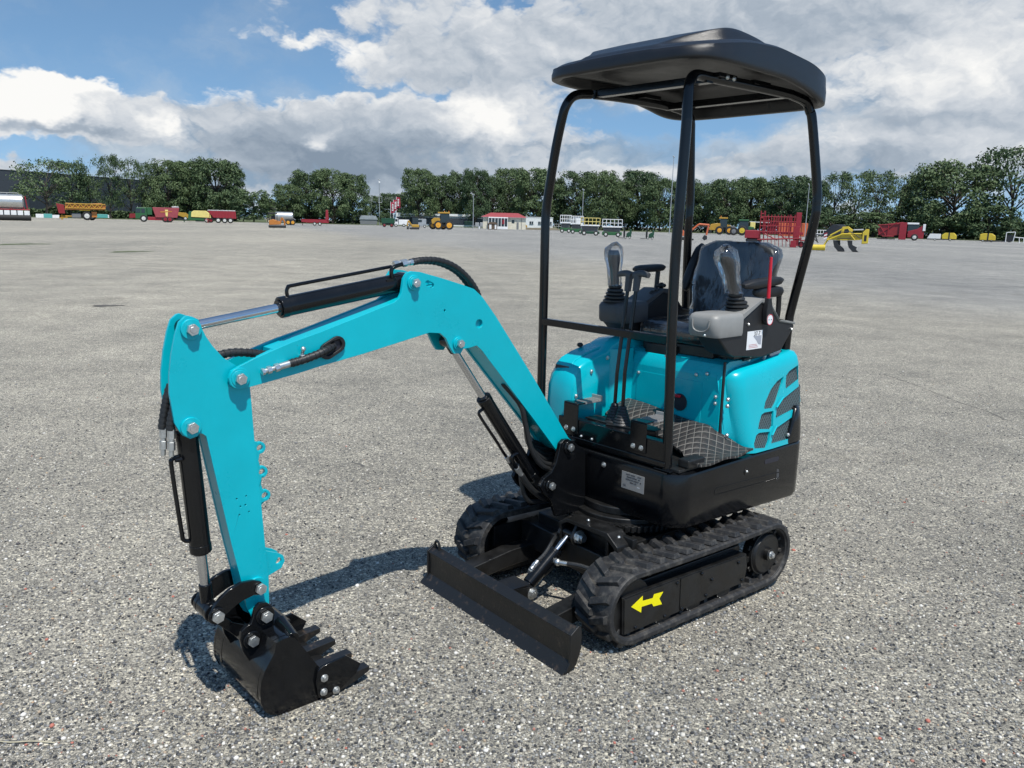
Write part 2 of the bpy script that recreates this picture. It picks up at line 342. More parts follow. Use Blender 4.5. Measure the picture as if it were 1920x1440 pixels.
# oval rubber grommet with the auxiliary hose coming out of it
gx, gz = 1.424, 1.180; ax = V3((1.386 - 1.4707, 0, 1.1976 - 1.1542)).normalized(); az = V3((-ax.z, 0, ax.x))
def oval(l, r, n=9):
    out = []
    for sgn in (1, -1):
        for i in range(n):
            a = -pi / 2 + pi * i / (n - 1)
            p = ax * (sgn * (l + r * cos(a))) + az * (sgn * r * sin(a)); out.append((gx + p.x, gz + p.z))
    return out
G().prism(oval(.022, .028), Y0 + .001, Y0 + .012, holes=[oval(.020, .017)]).build('grommet', PLAST, boom, bevel=.004, seg=3)
G().prism(oval(.020, .0172), Y0 + .0006, Y0 + .0022).build('grommet_opening', INK, boom)

# ---------------------------------------------------------------- arm
A0, A1 = -0.14, -0.22
(ATX, ATZ), (AKX, AKZ) = (1.8804, 1.2702), (1.896, 0.9726)
g = G()
hl = [circ(x, z, .0028, 8) for x, z in ((1.7619, .7149), (1.7304, .718), (1.7507, .6869), (1.7346, .6888), (1.7554, .6594), (1.7231, .6631))]
for a, b in ((A0, A0 - .011), (A1 + .011, A1)): g.prism(D['arm'], a, b, holes=hl)
g.prism(D['armcore'], A0 - .0115, A1 + .0115)
arm = g.build('arm', TEAL, EX, bevel=.0022)
for x, z, r in ((ATX, ATZ, .031), (AKX, AKZ, .031), (1.7085, .4031, .03), (1.7009, .3096, .03)):
    for y, s in ((A0, 1), (A1, -1)): G().ycyl(x, z, y - s * .001, y + s * .010, r, 28).build('pin_boss', TEAL, arm, bevel=.002)
for x, z in ((ATX, ATZ), (AKX, AKZ)):
    for y, s in ((A0 + .010, 1), (A1 - .010, -1)): bolt(arm, (x, y, z), (0, s, 0), .0185, .013, 'pivot_bolt', False)
# scalloped lifting rail with three rings
rc = [(1.6639, .860), (1.6594, .7771), (1.6527, .6944)]; ro = .0205
out = [(1.700, .884), (1.676, .8835)]
for i, (x, z) in enumerate(rc):
    out += [(x + ro * cos(a), z + ro * sin(a)) for a in [R(75 + 22 * k) for k in range(10)]]
    if i < 2:
        x2, z2 = rc[i + 1]; out.append(((x + x2) / 2 + .008, (z + z2) / 2))
out += [(1.668, .662), (1.6955, .660)]
G().prism(out, -.172, -.186, holes=[circ(x, z, .0105) for x, z in rc]).build('lifting_rail', TEAL, arm, bevel=.0025)
lg = [(1.690, .517), (1.6738, .512), (1.6204, .4884), (1.6043, .4765), (1.5992, .4557), (1.6116, .4339), (1.6622, .4172), (1.680, .412)]
for y in (-.152, -.197): G().prism(lg, y, y - .010, holes=[circ(1.6223, .462, .0115)]).build('thumb_lug', TEAL, arm, bevel=.0025)

# ---------------------------------------------------------------- hydraulic cylinders
YC = -0.18
def cylinder(pr, pb, t, rb, rr, label, rod_eye=.024, blk=.0):
    """pr rod-eye pin, pb barrel pin (x,z); t = where along rod->barrel the barrel begins"""
    a = V3((pr[0], YC, pr[1])); b = V3((pb[0], YC, pb[1])); d = (b - a).normalized(); m = a + (b - a) * t
    g = G().cyl(m, b - d * rb * .6, rb, n=28).cyl(m - d * .006, m, rb * .8, n=28)
    g.cyl(m + d * .001, m + d * .028, rb * 1.05, n=28).cyl(b - d * .05, b - d * .02, rb * 1.04, n=28)
    g.cyl(b - V3((0, .029, 0)), b + V3((0, .029, 0)), rb * 1.0, n=24)
    o = g.build('hydraulic_cylinder', BLACK, EX, bevel=.002, label=label)
    G().cyl(a + d * .01, m, rr, n=24).build('piston_rod', CHROME, o)
    g = G().cyl(a - V3((0, .028, 0)), a + V3((0, .028, 0)), rod_eye, n=24)
    if blk: g.cyl(a + d * .01, a + d * blk, rr * 1.28, n=24)
    g.build('rod_eye', BLACK, o, bevel=.002)
    return o, a, b, d, m
c1, a, b, d, m = cylinder((ATX, ATZ), (BTX, BTZ), .385, .0335, .0155, 'stick cylinder lying above the boom with a long chrome rod')
nrm = V3((-d.z, 0, d.x)); nrm = nrm if nrm.z > 0 else -nrm
q0 = m + d * .035 + nrm * .030; q1 = b - d * .075 + nrm * .062
G().tube([q0, q0 + nrm * .018, q0 + nrm * .03 + d * .008, q0 + nrm * .033 + d * .03, q1 - d * .1, q1 - d * .02, q1 + d * .03], .0062).build('hydraulic_pipe', BLACK, c1)
G().tube([b - d * .06 + nrm * .024 + V3((0, .02, 0)), b - d * .06 + nrm * .05 + V3((0, .02, 0)), b - d * .045 + nrm * .062 + V3((0, .02, 0)), b - d * .01 + nrm * .066 + V3((0, .02, 0))], .0075).box(-.02, .02, -.03, .03, 0, .014, Matrix.Translation(b - d * .07 + nrm * .024) @ Matrix.Rotation(math.atan2(-d.z, d.x), 4, 'Y')).build('port_block', BLACK, c1, bevel=.001)
for dy, dd in ((.02, 0), (-.016, -.012)):
    s0 = b + d * (-.012 + dd) + nrm * .066 + V3((0, dy, 0))
    G().hexa(s0, d, .0115, .02).cyl(s0 + d * .02, s0 + d * .032, .0085, n=12).hexa(s0 + d * .032, d, .0105, .026).build('hose_fitting', ZINC, c1, bevel=.0008)
T0 = b + nrm * .066

c2, a, b, d, m = cylinder((1.8569, .3542), (AKX, AKZ), .318, .0325, .0160, 'bucket cylinder hanging down in front of the arm', .03, .085)
side = V3((-d.z, 0, d.x)); side = side if side.x > 0 else -side
pz = [b - d * .095 + side * .026, b - d * .1 + side * .052, b - d * .13 + side * .057, m + d * .09 + side * .052, m + d * .055 + side * .048, m + d * .045 + side * .026]
G().tube(pz, .0068).build('hydraulic_pipe', BLACK, c2)
G().tube([b - d * .1 + side * .05 + V3((0, .018, 0)), b - d * .1 + side * .03 + V3((0, .02, 0))], .007, smooth=False).build('pipe_bracket', BLACK, c2)
for k, (dx, dy) in enumerate(((.066, -.012), (.052, .016))):
    s0 = V3((AKX + dx, YC + dy, AKZ - .070)); u = V3((-.06, 0, 1)).normalized()
    G().cyl(s0 - u * .02, s0, .0075, n=10).hexa(s0, u, .012, .026).cyl(s0 + u * .026, s0 + u * .036, .009, n=12).hexa(s0 + u * .036, u, .0125, .03).build('hose_fitting', ZINC, c2, bevel=.0008)

c3, a, b, d, m = cylinder((BCX, BCZ), (.4056, .5009), .372, .0300, .0155, 'boom lift cylinder under the boom', .024, .05)
side = V3((-d.z, 0, d.x)); side = side if side.x > 0 else -side
G().tube([m + d * .04 + side * .028, m + d * .036 + side * .05, m + d * .06 + side * .058, m + d * .20 + side * .056, m + d * .30 + side * .055, m + d * .33 + side * .03], .0065).build('hydraulic_pipe', BLACK, c3)
e0 = m + d * .30 + side * .056
G().cyl(e0, e0 + d * .03, .010, n=12).build('hose_fitting', ZINC, c3)
P = [e0 + d * .03, e0 + d * .09 - side * .004, (.50, -.18, .60), (.478, -.18, .48), (.44, -.18, .415), (.36, -.18, .395), (.28, -.18, .40)]
G().tube(P, .0105).build('hydraulic_hose', HOSE, c3)
# second port elbow with fitting and sleeve hose
f0 = m + d * .315 + side * .022 + V3((0, .02, 0))
G().tube([f0 - side * .01, f0 + side * .022 - d * .01, f0 + side * .03 + d * .02, f0 + side * .03 + d * .05], .0085).build('port_elbow', BLACK, c3)
f1 = f0 + side * .03 + d * .05
G().hexa(f1, d, .0125, .03).cyl(f1 + d * .03, f1 + d * .05, .0105, n=14).build('hose_fitting', ZINC, c3, bevel=.0008)
G().tube([f1 + d * .045, f1 + d * .10, f1 + d * .17 - side * .01, f1 + d * .24 - side * .035, f1 + d * .27 - side * .08], .014).build('hydraulic_hose', HOSE, c3)

# ---------------------------------------------------------------- hoses
def hose(path, r, label=None, ribs=True):
    P = cr_path(path, 8); g = G(); g.tube(P, r, n=12, smooth=False)
    if ribs:                                            # spiral guard
        step = 0.013; acc = 0
        for i in range(1, len(P)):
            acc += (P[i] - P[i - 1]).length
            if acc > step:
                acc = 0; t = (P[i] - P[i - 1]).normalized()
                g.cyl(P[i] - t * .0035, P[i] + t * .0035, r * 1.13, n=12)
    return g.build('hydraulic_hose', HOSE, EX, label=label)
hose([T0 + V3((-.036, .02, .004)), (1.03, -.158, 1.462), (.96, -.158, 1.461), (.885, -.158, 1.440), (.82, -.158, 1.398), (.772, -.158, 1.345), (.745, -.165, 1.295), (.72, -.175, 1.26)], .0115)
hose([T0 + V3((-.048, -.016, .004)), (1.0, -.20, 1.458), (.92, -.20, 1.450), (.84, -.20, 1.418), (.78, -.20, 1.365), (.735, -.19, 1.29), (.72, -.185, 1.25)], .0115)
hose([(1.93, -.190, 1.10), (1.945, -.192, 1.05), (1.957, -.192, .995), (1.962, -.192, .965)], .012)
hose([(1.915, -.166, 1.09), (1.932, -.164, 1.04), (1.944, -.164, .995), (1.948, -.164, .965)], .012)
hose([(1.84, -.172, 1.160), (1.79, -.175, 1.1765), (1.74, -.18, 1.1815), (1.69, -.18, 1.177), (1.63, -.18, 1.165)], .0125)
hose([(1.585, -.105, 1.1425), (1.5491, -.103, 1.1486), (1.50, -.100, 1.161), (1.46, -.101, 1.173), (1.42, -.118, 1.184)], .0125)
u = V3((1.0, .0, -.19)).normalized(); s0 = V3((1.590, -.105, 1.1415))
G().cyl(s0 - u * .012, s0 + u * .03, .0115, n=14).hexa(s0 + u * .03, u, .0135, .016).cyl(s0 + u * .046, s0 + u * .058, .008, n=12).hexa(s0 + u * .058, u, .0125, .014).cyl(s0 + u * .072, s0 + u * .086, .0085, n=12).hexa(s0 + u * .080, u, .011, .010).build('hose_coupling', ZINC, EX, bevel=.0008)
G().cyl((1.540, -.112, 1.150), (1.528, -.112, 1.153), .0165, n=18).cyl((1.535, -.115, 1.166), (1.535, -.104, 1.184), .006, n=10).ball((1.535, -.104, 1.186), .0085).build('hose_clamp', ZINC, EX)
# bundle running down behind the boom foot
for k in range(6):
    y = -.135 - .018 * k; o = .016 * k
    hose([(.62 - o * .5, -.18 - (k - 2.5) * .008, .96), (.545 - o, y, .865), (.512 - o, y, .775), (.475 - o * .8, y, .665), (.415 - o * .6, y, .583 + o * .9), (.335, y, .545 + o * 1.2), (.26, y, .55 + o)], .0115, ribs=False)

# ---------------------------------------------------------------- swing bracket
g = G()
hl = [circ(.2992, .6541, .012)]
for y in (-.085, -.255): g.prism(D['bracket'], y, y - .02)
g.prism([(.20, .62), (.305, .60), (.33, .50), (.36, .43), (.33, .40), (.20, .38)], -.106, -.254)
g.cyl((.235, -.18, .36), (.235, -.18, .66), .055, n=24)
for x, z, r in ((.2992, .6541, .030), (.4056, .5009, .028)):
    for y, s in ((-.085, 1), (-.275, -1)): g.ycyl(x, z, y, y + s * .007, r, 26)
br = g.build('swing_bracket', BLACK, EX, bevel=.003)
for x, z in ((.2992, .6541), (.4056, .5009)): bolt(br, (x, -.078, z), (0, 1, 0), .0175, .012, 'pivot_bolt', False)
G().box(.335, .350, -.10, -.088, .555, .572).build('red_hose_tag', REDP, br, bevel=.002)

# ---------------------------------------------------------------- bucket linkage
PA, PB, PC_, PD = (1.7085, .4031), (1.8569, .3542), (1.7505, .24), (1.7009, .3096)
for y0, y1 in ((-.112, -.127), (-.233, -.248)):
    lk = G().prism(D['link'], y0, y1).build('curved_link', BLACK, EX, bevel=.003)
    s = 1 if y0 > -.18 else -1; yy = max(y0, y1) if s > 0 else min(y0, y1)
    bolt(lk, (*PA[:1], yy, PA[1]), (0, s, 0), .0195, .012, 'pivot_bolt', False)
g = G().prism(D['hlink'], -.146, -.214)
g.ycyl(PB[0], PB[1], -.128, -.15, .031, 26).ycyl(PB[0], PB[1], -.21, -.232, .031, 26).ycyl(PB[0], PB[1], -.104, -.111, .028, 24).ycyl(PB[0], PB[1], -.2485, -.256, .028, 24).ycyl(PC_[0], PC_[1], -.125, -.235, .028, 24)
hl_ = g.build('bucket_link', BLACK, EX, bevel=.003)
bolt(hl_, (PB[0], -.104, PB[1]), (0, 1, 0), .0205, .012, 'pivot_bolt', False)

# ---------------------------------------------------------------- bucket
BY0, BY1 = .01, -.37
g = G()
bs = D['bside']
for y, s in ((BY0, -1), (BY1, 1)): g.prism(bs, y, y + s * .012)
prof = bs[14:] + bs[:5]                       # floor, curved back and top
prof = [p for p in prof]
ins = []
cx = sum(p[0] for p in prof) / len(prof); cz = sum(p[1] for p in prof) / len(prof) + .03
outer = [(p[0] + (cx - p[0]) * .015, p[1] + (cz - p[1]) * .015) for p in prof]
ins = [(p[0] + (cx - p[0]) * .09, p[1] + (cz - p[1]) * .09) for p in prof]
g.prism(outer + ins[::-1], BY0 - .0125, BY1 + .0125)
bucket = g.build('bucket', BLACK, EX, bevel=.003)
# wear bands, stiffener bar and triangular top plates
sh = [(p[0] - (cx - p[0]) * .008, p[1] - (cz - p[1]) * .008) for p in prof]
for y in (-.012, -.30): G().prism(sh[2:13] + outer[2:13][::-1], y - .0, y - .014).build('wear_band', BLACK, bucket, bevel=.001)
for ya, yb in ((-.115, BY0 - .012), (-.245, BY1 + .012)): G().cyl((1.640, ya, .262), (1.652, yb, .248), .022, n=22).build('top_bar', BLACK, bucket, bevel=.002)
for y in (-.098, -.247):
    er = G().prism(D['ear'], y, y - .015).ycyl(PC_[0], PC_[1], y + .0, y + (.008 if y > -.18 else -.022), .030, 26).ycyl(PD[0], PD[1], y, y + (.006 if y > -.18 else -.021), .032, 26).build('bucket_ear', BLACK, bucket, bevel=.003)
    if y > -.18:
        bolt(er, (PC_[0], y + .008, PC_[1]), (0, 1, 0), .0195, .012, 'bolt', False); bolt(er, (PD[0], y + .006, PD[1]), (0, 1, 0), .0205, .012, 'bolt', False)
G().prism([(1.70, .235), (1.62, .262), (1.60, .252), (1.66, .165), (1.72, .15), (1.755, .175)], -.115, -.245).build('ear_gusset', BLACK, bucket, bevel=.004)
CUT = [(1.577, .115), (1.560, .125), (1.470, .133), (1.425, .093), (1.412, .082), (1.432, .050), (1.512, .004), (1.556, .002), (1.577, .018), (1.585, .075)]
for y, s in ((.0105, 1), (BY1 - .0005, -1)):
    sc = G().prism(CUT, y, y + s * .012).build('side_cutter', BLACK, bucket, bevel=.003)
    if s > 0:
        for x, z in ((1.5542, .0815), (1.558, .0314), (1.5109, .0197)): bolt(sc, (x, y + .012, z), (0, 1, 0), .0095, .008)
g = G().prism([(1.60, .004), (1.47, .006), (1.44, .022), (1.47, .028), (1.60, .026)], BY0 - .013, BY1 + .013)
g.build('cutting_lip', WORN, bucket, bevel=.002)
for y in (.0, -.118, -.236, -.352):
    g = G(); w = .021
    a_, b_, c_ = [(1.51, y - w, .006), (1.51, y + w, .006), (1.51, y + w, .052), (1.51, y - w, .052)], [(1.44, y - w, .020), (1.44, y + w, .020), (1.44, y + w, .056), (1.44, y - w, .056)], [(1.376, y - w * .9, .040), (1.376, y + w * .9, .040), (1.376, y + w * .9, .058), (1.376, y - w * .9, .058)]
    g.loft([a_, b_, c_]); g.build('bucket_tooth', WORN, bucket, bevel=.0015)

# ---------------------------------------------------------------- lower body (black skirt and counterweight)
def rrect(x0, x1, y0, y1, rf, rr, z, n=8, zf=None):
    """plan outline: front (x1) corners radius rf, rear (x0) corners radius rr"""
    out = []
    for cx, cy, r, a0 in ((x1 - rf, y1 - rf, rf, 0), (x0 + rr, y1 - rr, rr, 90), (x0 + rr, y0 + rr, rr, 180), (x1 - rf, y0 + rf, rf, 270)):
        for i in range(n + 1):
            a = R(a0 + 90 * i / n); x = cx + r * cos(a); y = cy + r * sin(a)
            out.append((x, y, z if zf is None else zf(x, y)))
    return out
XF, XR, HW = .170, -.862, .41
zb = lambda x, y: .330 + .045 * (x + .8)
secs = [rrect(XR + .06, XF - .04, -HW + .04, HW - .04, .07, .08, 0, zf=zb),
        rrect(XR + .012, XF - .010, -HW + .010, HW - .010, .09, .10, 0, zf=lambda x, y: zb(x, y) + .010),
        rrect(XR, XF, -HW, HW, .095, .11, 0, zf=lambda x, y: zb(x, y) + .032),
        rrect(XR, XF, -HW, HW, .095, .11, .600),
        rrect(XR + .004, XF - .004, -HW + .004, HW - .004, .093, .11, .611),
        rrect(XR + .016, XF - .016, -HW + .016, HW - .016, .085, .10, .617)]
g = G().loft(secs)
body = g.build('lower_body', BLACK, EX, ang=40)
cw = [rrect(XR, -.655, -HW, HW, .01, .11, .617), rrect(XR + .006, -.70, -HW + .004, HW - .004, .01, .105, .70), rrect(XR + .018, -.735, -HW + .012, HW - .012, .01, .10, .775), rrect(XR + .03, -.745, -HW + .022, HW - .022, .01, .09, .785)]
G().loft(cw).build('counterweight', BLACK, EX, ang=40)
# embossed oval, slot, latch, small marks on the left flank
em = [(-.600 + .012 * cos(a), .477 + .012 * sin(a)) for a in [R(90 + 22.5 * i) for i in range(9)]] + [(-.105 + .012 * cos(a), .500 + .012 * sin(a)) for a in [R(-90 + 22.5 * i) for i in range(9)]]
em2 = [(-.600 + .017 * cos(a), .477 + .017 * sin(a)) for a in [R(90 + 22.5 * i) for i in range(9)]] + [(-.105 + .017 * cos(a), .500 + .017 * sin(a)) for a in [R(-90 + 22.5 * i) for i in range(9)]]
G().prism(em2, HW - .001, HW + .0016, holes=[em]).build('pressed_rib', BLACK, body, bevel=.001, seg=1)
sl = [(-.585 + .011 * cos(a), .561 + .011 * sin(a)) for a in [R(90 + 30 * i) for i in range(7)]] + [(-.485 + .011 * cos(a), .564 + .011 * sin(a)) for a in [R(-90 + 30 * i) for i in range(7)]]
G().prism(sl, HW - .001, HW + .0012).build('slot', INK, body)
G().ring(-.3246, .548, HW - .002, HW + .003, .016, .008).build('lock_ring', BLACKM, body, bevel=.001)
screw(body, (-.3246, HW + .001, .5485), (0, 1, 0), .007)
G().prism([(-.605, .505), (-.585, .512), (-.590, .455), (-.615, .46)], HW, HW + .0008).build('scuff_patch', DGREYP, body)
pl = G().box(XF, XF + .002, .1150, .2385, .4985, .5735).build('rating_plate', ALUP, body, bevel=.0006, seg=1)
fr = Matrix(((0, 0, 1, XF + .0024), (1, 0, 0, .1765), (0, 1, 0, .536), (0, 0, 0, 1)))
rows = [('NAME  MODEL      DATE', .0075, .028), ('ENGINE POWER   kW', .0075, .017), ('OPERATING WEIGHT   kg', .0075, .006), ('SERIAL NO.', .0075, -.005)]
for tx, sz, dz in rows: text_mesh('plate_text', tx, sz, fr @ Matrix.Translation((.004, dz, 0)), INK, pl)
text_mesh('plate_text', 'CE', .013, fr @ Matrix.Translation((-.044, -.023, 0)), INK, pl)
G().box(XF + .002, XF + .0024, .202, .216, .518, .5205).build('plate_mark', WHITED, pl)
bolt(body, (XF, .010, .573), (1, 0, 0), .0085, .007)
G().box(XF, XF + .004, -.08, .35, .612, .6185).build('weld_seam', BLACKM, body, bevel=.0015)
# floor and front sill
fl = G().box(-.40, .135, -.385, .385, .6175, .632).build('floor_plate', BLACKM, EX, bevel=.004)
sill = G().box(.105, .150, -.300, .325, .632, .735).box(.150, .158, -.300, .325, .632, .655).build('front_sill', BLACK, EX, bevel=.004)
for y in (-.150, -.085): screw(sill, (.150, y, .665), (1, 0, 0), .007)
for ya, yb, zt in ((-.262, -.172, .805), (.135, .222, .795)):
    pb = G().box(.1505, .157, ya, yb, .668, zt).box(.105, .157, ya, yb, zt, zt + .006).build('pedal_bracket', BLACK, EX, bevel=.003)
    for k in (.25, .75): bolt(pb, (.157, ya + (yb - ya) * k, .690), (1, 0, 0), .008, .007)
    pd = G().box(-.005, .108, ya + .005, yb - .005, zt - .004, zt + .004, None)
    for i in range(7): pd.box(-.005 + i * .016, .001 + i * .016, ya + .005, yb - .005, zt + .004, zt + .007)
    pd.box(-.012, -.005, ya + .005, yb - .005, zt - .004, zt + .022)
    pd.build('foot_pedal', ALUP, EX, bevel=.0012, seg=1)

# ---------------------------------------------------------------- quilted floor mat
mo = [(.050, .428), (.052, .330), (.015, .322), (-.015, .285), (-.030, .225), (-.060, .200), (-.060, -.20), (-.235, -.215), (-.245, .285), (-.30, .335), (-.352, .420), (-.20, .432)]

def matz(x, y):
    def S(a, b, t): t = max(0, min(1, (t - a) / (b - a))); return t * t * (3 - 2 * t)
    return .640 + .088 * S(.40, .24, y) * S(.06, -.22, x) + .045 * S(.22, -.15, y) + .004 * sin(30 * x + 12 * y)
tri = []
mg = G(); nx, ny = 34, 46
def inside(x, y):
    c = False; n = len(mo)
    for i in range(n):
        (x1, y1), (x2, y2) = mo[i], mo[(i + 1) % n]
        if (y1 > y) != (y2 > y) and x < (x2 - x1) * (y - y1) / (y2 - y1) + x1: c = not c
    return c
bmm = bmesh.new(); bvs = [bmm.verts.new((x, y, 0)) for x, y in mo]; bmm.faces.new(bvs)
for ax in (0, 1):
    for k in range(-30, 60):
        nrm_ = V3((1, 0, 0)) if ax == 0 else V3((0, 1, 0))
        bmesh.ops.bisect_plane(bmm, geom=bmm.verts[:] + bmm.edges[:] + bmm.faces[:], plane_co=nrm_ * (k * .0151), plane_no=nrm_)
ed_ = [e for e in bmm.edges if e.is_boundary]
r_ = bmesh.ops.extrude_face_region(bmm, geom=bmm.faces[:])
for v in [q for q in r_['geom'] if isinstance(q, bmesh.types.BMVert)]: v.co.z = .010
for v in bmm.verts: v.co.z += matz(v.co.x, v.co.y)
bmesh.ops.recalc_face_normals(bmm, faces=bmm.faces[:]); bmm.verts.index_update()
mg.add([v.co[:] for v in bmm.verts], [[v.index for v in f.verts] for f in bmm.faces]); bmm.free()
mg.build('floor_mat', QUILT, EX, bevel=.003, seg=2, ang=50)
G().box(-.02, .095, .345, .40, .632, .668).build('mat_step', BLACKM, EX, bevel=.006)
# carpet offcuts around the lever boots
for i, (x, y, sx, sy) in enumerate(((.06, -.11, .04, .07), (.07, .06, .03, .06), (.05, .12, .03, .05), (.085, -.02, .02, .05))):
    G().box(x - sx, x + sx, y - sy, y + sy, .735, .742, Matrix.Rotation(.1 * i, 4, 'Z')).build('rubber_pad', BLACKM, EX, bevel=.003)
G().box(-.05, .105, -.17, .13, .632, .735).build('pedal_housing', BLACK, EX, bevel=.006)

# ---------------------------------------------------------------- travel levers
def lever(y, P, gy):
    L = [(x, y, z) for x, z in P]
    lv = G().tube([L[0], V3(L[0]).lerp(V3(L[1]), .95), L[1], V3(L[1]).lerp(V3(L[2]), .05), L[2]], .0085, smooth=False).build('travel_lever', BLACK, EX)
    a = V3(L[2]); u = (V3(L[2]) - V3(L[1])).normalized()
    g = G().tube([a - u * .01, a + u * .03, a + u * .065], lambda t: .0145 + .003 * t, n=12)
    g.tube([a + u * .058 + V3((-.0, -.016 * gy, 0)), a + u * .066 + V3((0, .02 * gy, .002)), a + u * .064 + V3((0, .06 * gy, -.002))], lambda t: .018 - .006 * t, n=12)
    g.build('grip', DGREYP, lv)
    bt = G()
    for k in range(7): bt.cyl((L[0][0], y, .742 + k * .012), (L[0][0], y, .742 + k * .012 + .009), .043 - .004 * k, .037 - .004 * k, n=20)
    bt.build('rubber_boot', HOSE, lv)
lever(-.05, ((.0480, .80), (.0431, .9608), (-.0004, 1.3309)), -1)
lever(.010, ((.0640, .80), (.0612, .9766), (.0158, 1.336)), 1)

# ---------------------------------------------------------------- teal panels
# seat-box front panel
sp = G().box(-.300, -.252, -.24, .296, .640, .955)
so = [rrect(-.62, -.252, -.24, .296, .004, .01, .955), rrect(-.62, -.258, -.24, .296, .004, .01, .985), rrect(-.62, -.275, -.24, .296, .004, .01, 1.012), rrect(-.62, -.305, -.24, .296, .004, .01, 1.026)]
sp.loft(so)
sp = sp.build('seat_box_panel', TEALP, EX, bevel=.003)
G().box(-.252, -.2495, -.175, .20, .655, .925).build('access_cover', TEALP, sp, bevel=.0015, seg=1)
for y, z in ((-.215, .940), (-.165, .915), (.165, .955), (.222, .968), (.275, .872), (.275, .842), (.268, .705)): screw(sp, (-.2495, y, z), (1, 0, 0), .0085)
G().cyl((-.250, .085, .815), (-.244, .085, .815), .040, n=28).build('switch_plate', INK, sp)
G().box(-.244, -.228, .02, .095, .838, .850).build('battery_isolator_key', REDP, sp, bevel=.003)
# left engine hood
def hood_sec(z, ins, xf, top=0.0):
    """plan of the left hood at height z (open towards the seat box)"""
    yo_ = lambda q: HW - .002 - q
    yo = yo_(ins); r = min(.075, yo_(ins) - .225); rr = .06; xr = -.866 + ins * .5 + top + max(0, min(1, (.80 - z) / .18)) * .125
    y0 = min(.306, yo - r - .004); o = [(-.268 + (xf + .30) * .3, y0, z), (xf + .035, min(.312, yo - r), z)]
    for i in range(9):
        a = R(10 + 80 * i / 8); o.append((xf - r + r * cos(a), yo - r + r * sin(a), z))
    o += [(xf - .2, yo + .004, z), (xf - .33, yo + .003, z)]
    for i in range(9):
        a = R(90 + 90 * i / 8); o.append((xr + rr + rr * cos(a), yo - rr + rr * sin(a), z))
    o += [(xr, .02, z), (xr + .06, .02, z), (-.62, .15, z), (-.50, .19, z), (-.40, .20, z), (-.305, .22, z)]
    return o
def hz(sec, f): return [(x, y, z + f(x, y)) for x, y, z in sec]
slope = lambda x, y: max(0, min(1, (-.27 - x) / .45)) * .055
secs = [hood_sec(.619, 0, -.335), hood_sec(.70, .014, -.318), hood_sec(.80, .030, -.300), hood_sec(.90, .046, -.285),
        hz(hood_sec(.945, .052, -.280), lambda x, y: slope(x, y) * .7), hz(hood_sec(.968, .060, -.285), lambda x, y: slope(x, y) * .85), hz(hood_sec(.981, .074, -.298), slope), hz(hood_sec(.986, .095, -.318), slope)]
hood = G().loft(secs).build('engine_hood', TEALP, EX, ang=42, flip=True)
for gi in range(6):                                    # openings a touch larger than the traced mesh
    gr = D['grilles'][gi]; ct = sum((V3(p) for p in gr), V3()) / len(gr); D['grilles'][gi] = [tuple(ct + (V3(p) - ct) * 1.07) for p in gr]
for gi, gr in enumerate(D['grilles']):
    n = V3((0, 1, .16)).normalized(); ct = sum((V3(p) for p in gr), V3()) / len(gr)
    vs = []
    for k in (.06, -.012): vs.append([V3(p) + n * k for p in gr])
    cut = G().loft(vs).build('cutter', INK, EX)
    carve(hood, cut); bpy.data.objects.remove(cut)
hood.data.set_sharp_from_angle(angle=R(42))
for gr in D['grilles']:
    n = V3((0, 1, .16)).normalized(); ct = sum((V3(p) for p in gr), V3()) / len(gr)
    loop = [ct + (V3(p) - ct) * 1.02 for p in gr]
    G().loft([[p - n * .0125 for p in loop], [p - n * .0095 for p in loop]]).build('grille', GRILLE, hood)
# pale edge trims on the two vent louvres
for i in (4, 5):
    gr = D['grilles'][i]; pa = V3(gr[3 if i == 4 else 4]); pb = V3(gr[4 if i == 4 else 5])
    G().tube([pa + V3((.012, .006, .012)), pb + V3((.0, .006, .014))], .004).build('louvre_lip', TEALP, hood)
for x, y, z in ((-.262, .330, .868), (-.262, .330, .838), (-.268, .335, .706)): screw(hood, (x, y, z), (1, .25, 0), .009)
screw(hood, (-.672, .402, .66), (0, 1, .1), .009)
G().box(-.268, -.256, .2965, .3055, .637, 1.03).build('edge_trim', PLAST, hood, bevel=.002)
# black hoses and clamps between hood and console
g = G()
for x, y in ((-.36, .24), (-.47, .25), (-.55, .27), (-.62, .24)): g.cyl((x, y, .985), (x + .01, y - .01, 1.07), .013, n=10)
g.box(-.66, -.33, .16, .30, 1.035, 1.05).tube([(-.40, .30, 1.03), (-.5, .315, 1.04), (-.6, .31, 1.045), (-.68, .26, 1.04)], .010)
g.build('console_mount', BLACKM, EX, bevel=.002)
for x, y in ((-.44, .305), (-.56, .31)): G().hexa((x, y, 1.02), (0, .3, 1), .007, .03).build('mount_bolt', ZINC, EX)

# right-hand tank cover
to = [(.125, .62), (.134, .80), (.130, .875), (.115, .925), (.085, .962), (.04, .985), (-.02, 1.003), (-.10, 1.02), (-.135, 1.048), (-.18, 1.066), (-.30, 1.07), (-.80, 1.02), (-.80, .62)]
g = G(); secs = []
for y, k in ((-.238, .0), (-.250, .010), (-.30, .016), (-.37, .010), (-.402, -.004), (-.412, -.03)):
    secs.append([(x if x < -.5 else x + (k - .01) * .6, y, z + (k - .01 if z > .7 else 0)) for x, z in to])
tank = g.loft(secs).build('tank_cover', TEALP, EX, ang=50)
hp = [(.098, .960), (.06, .990), (.0, 1.012), (-.075, 1.030), (-.125, 1.042), (-.125, 1.028), (-.07, 1.012), (0, .994), (.05, .974), (.092, .942)]
ht = G().prism(hp, -.29, -.385).build('filler_flap', TEALP, tank, bevel=.006, seg=3)
G().box(.098, .101, -.38, -.295, .935, .958).build('flap_gap', INK, ht)
G().ball((-.055, -.375, 1.038), .014, sc=(1.2, 1, .8)).build('flap_stop', PLAST, ht)
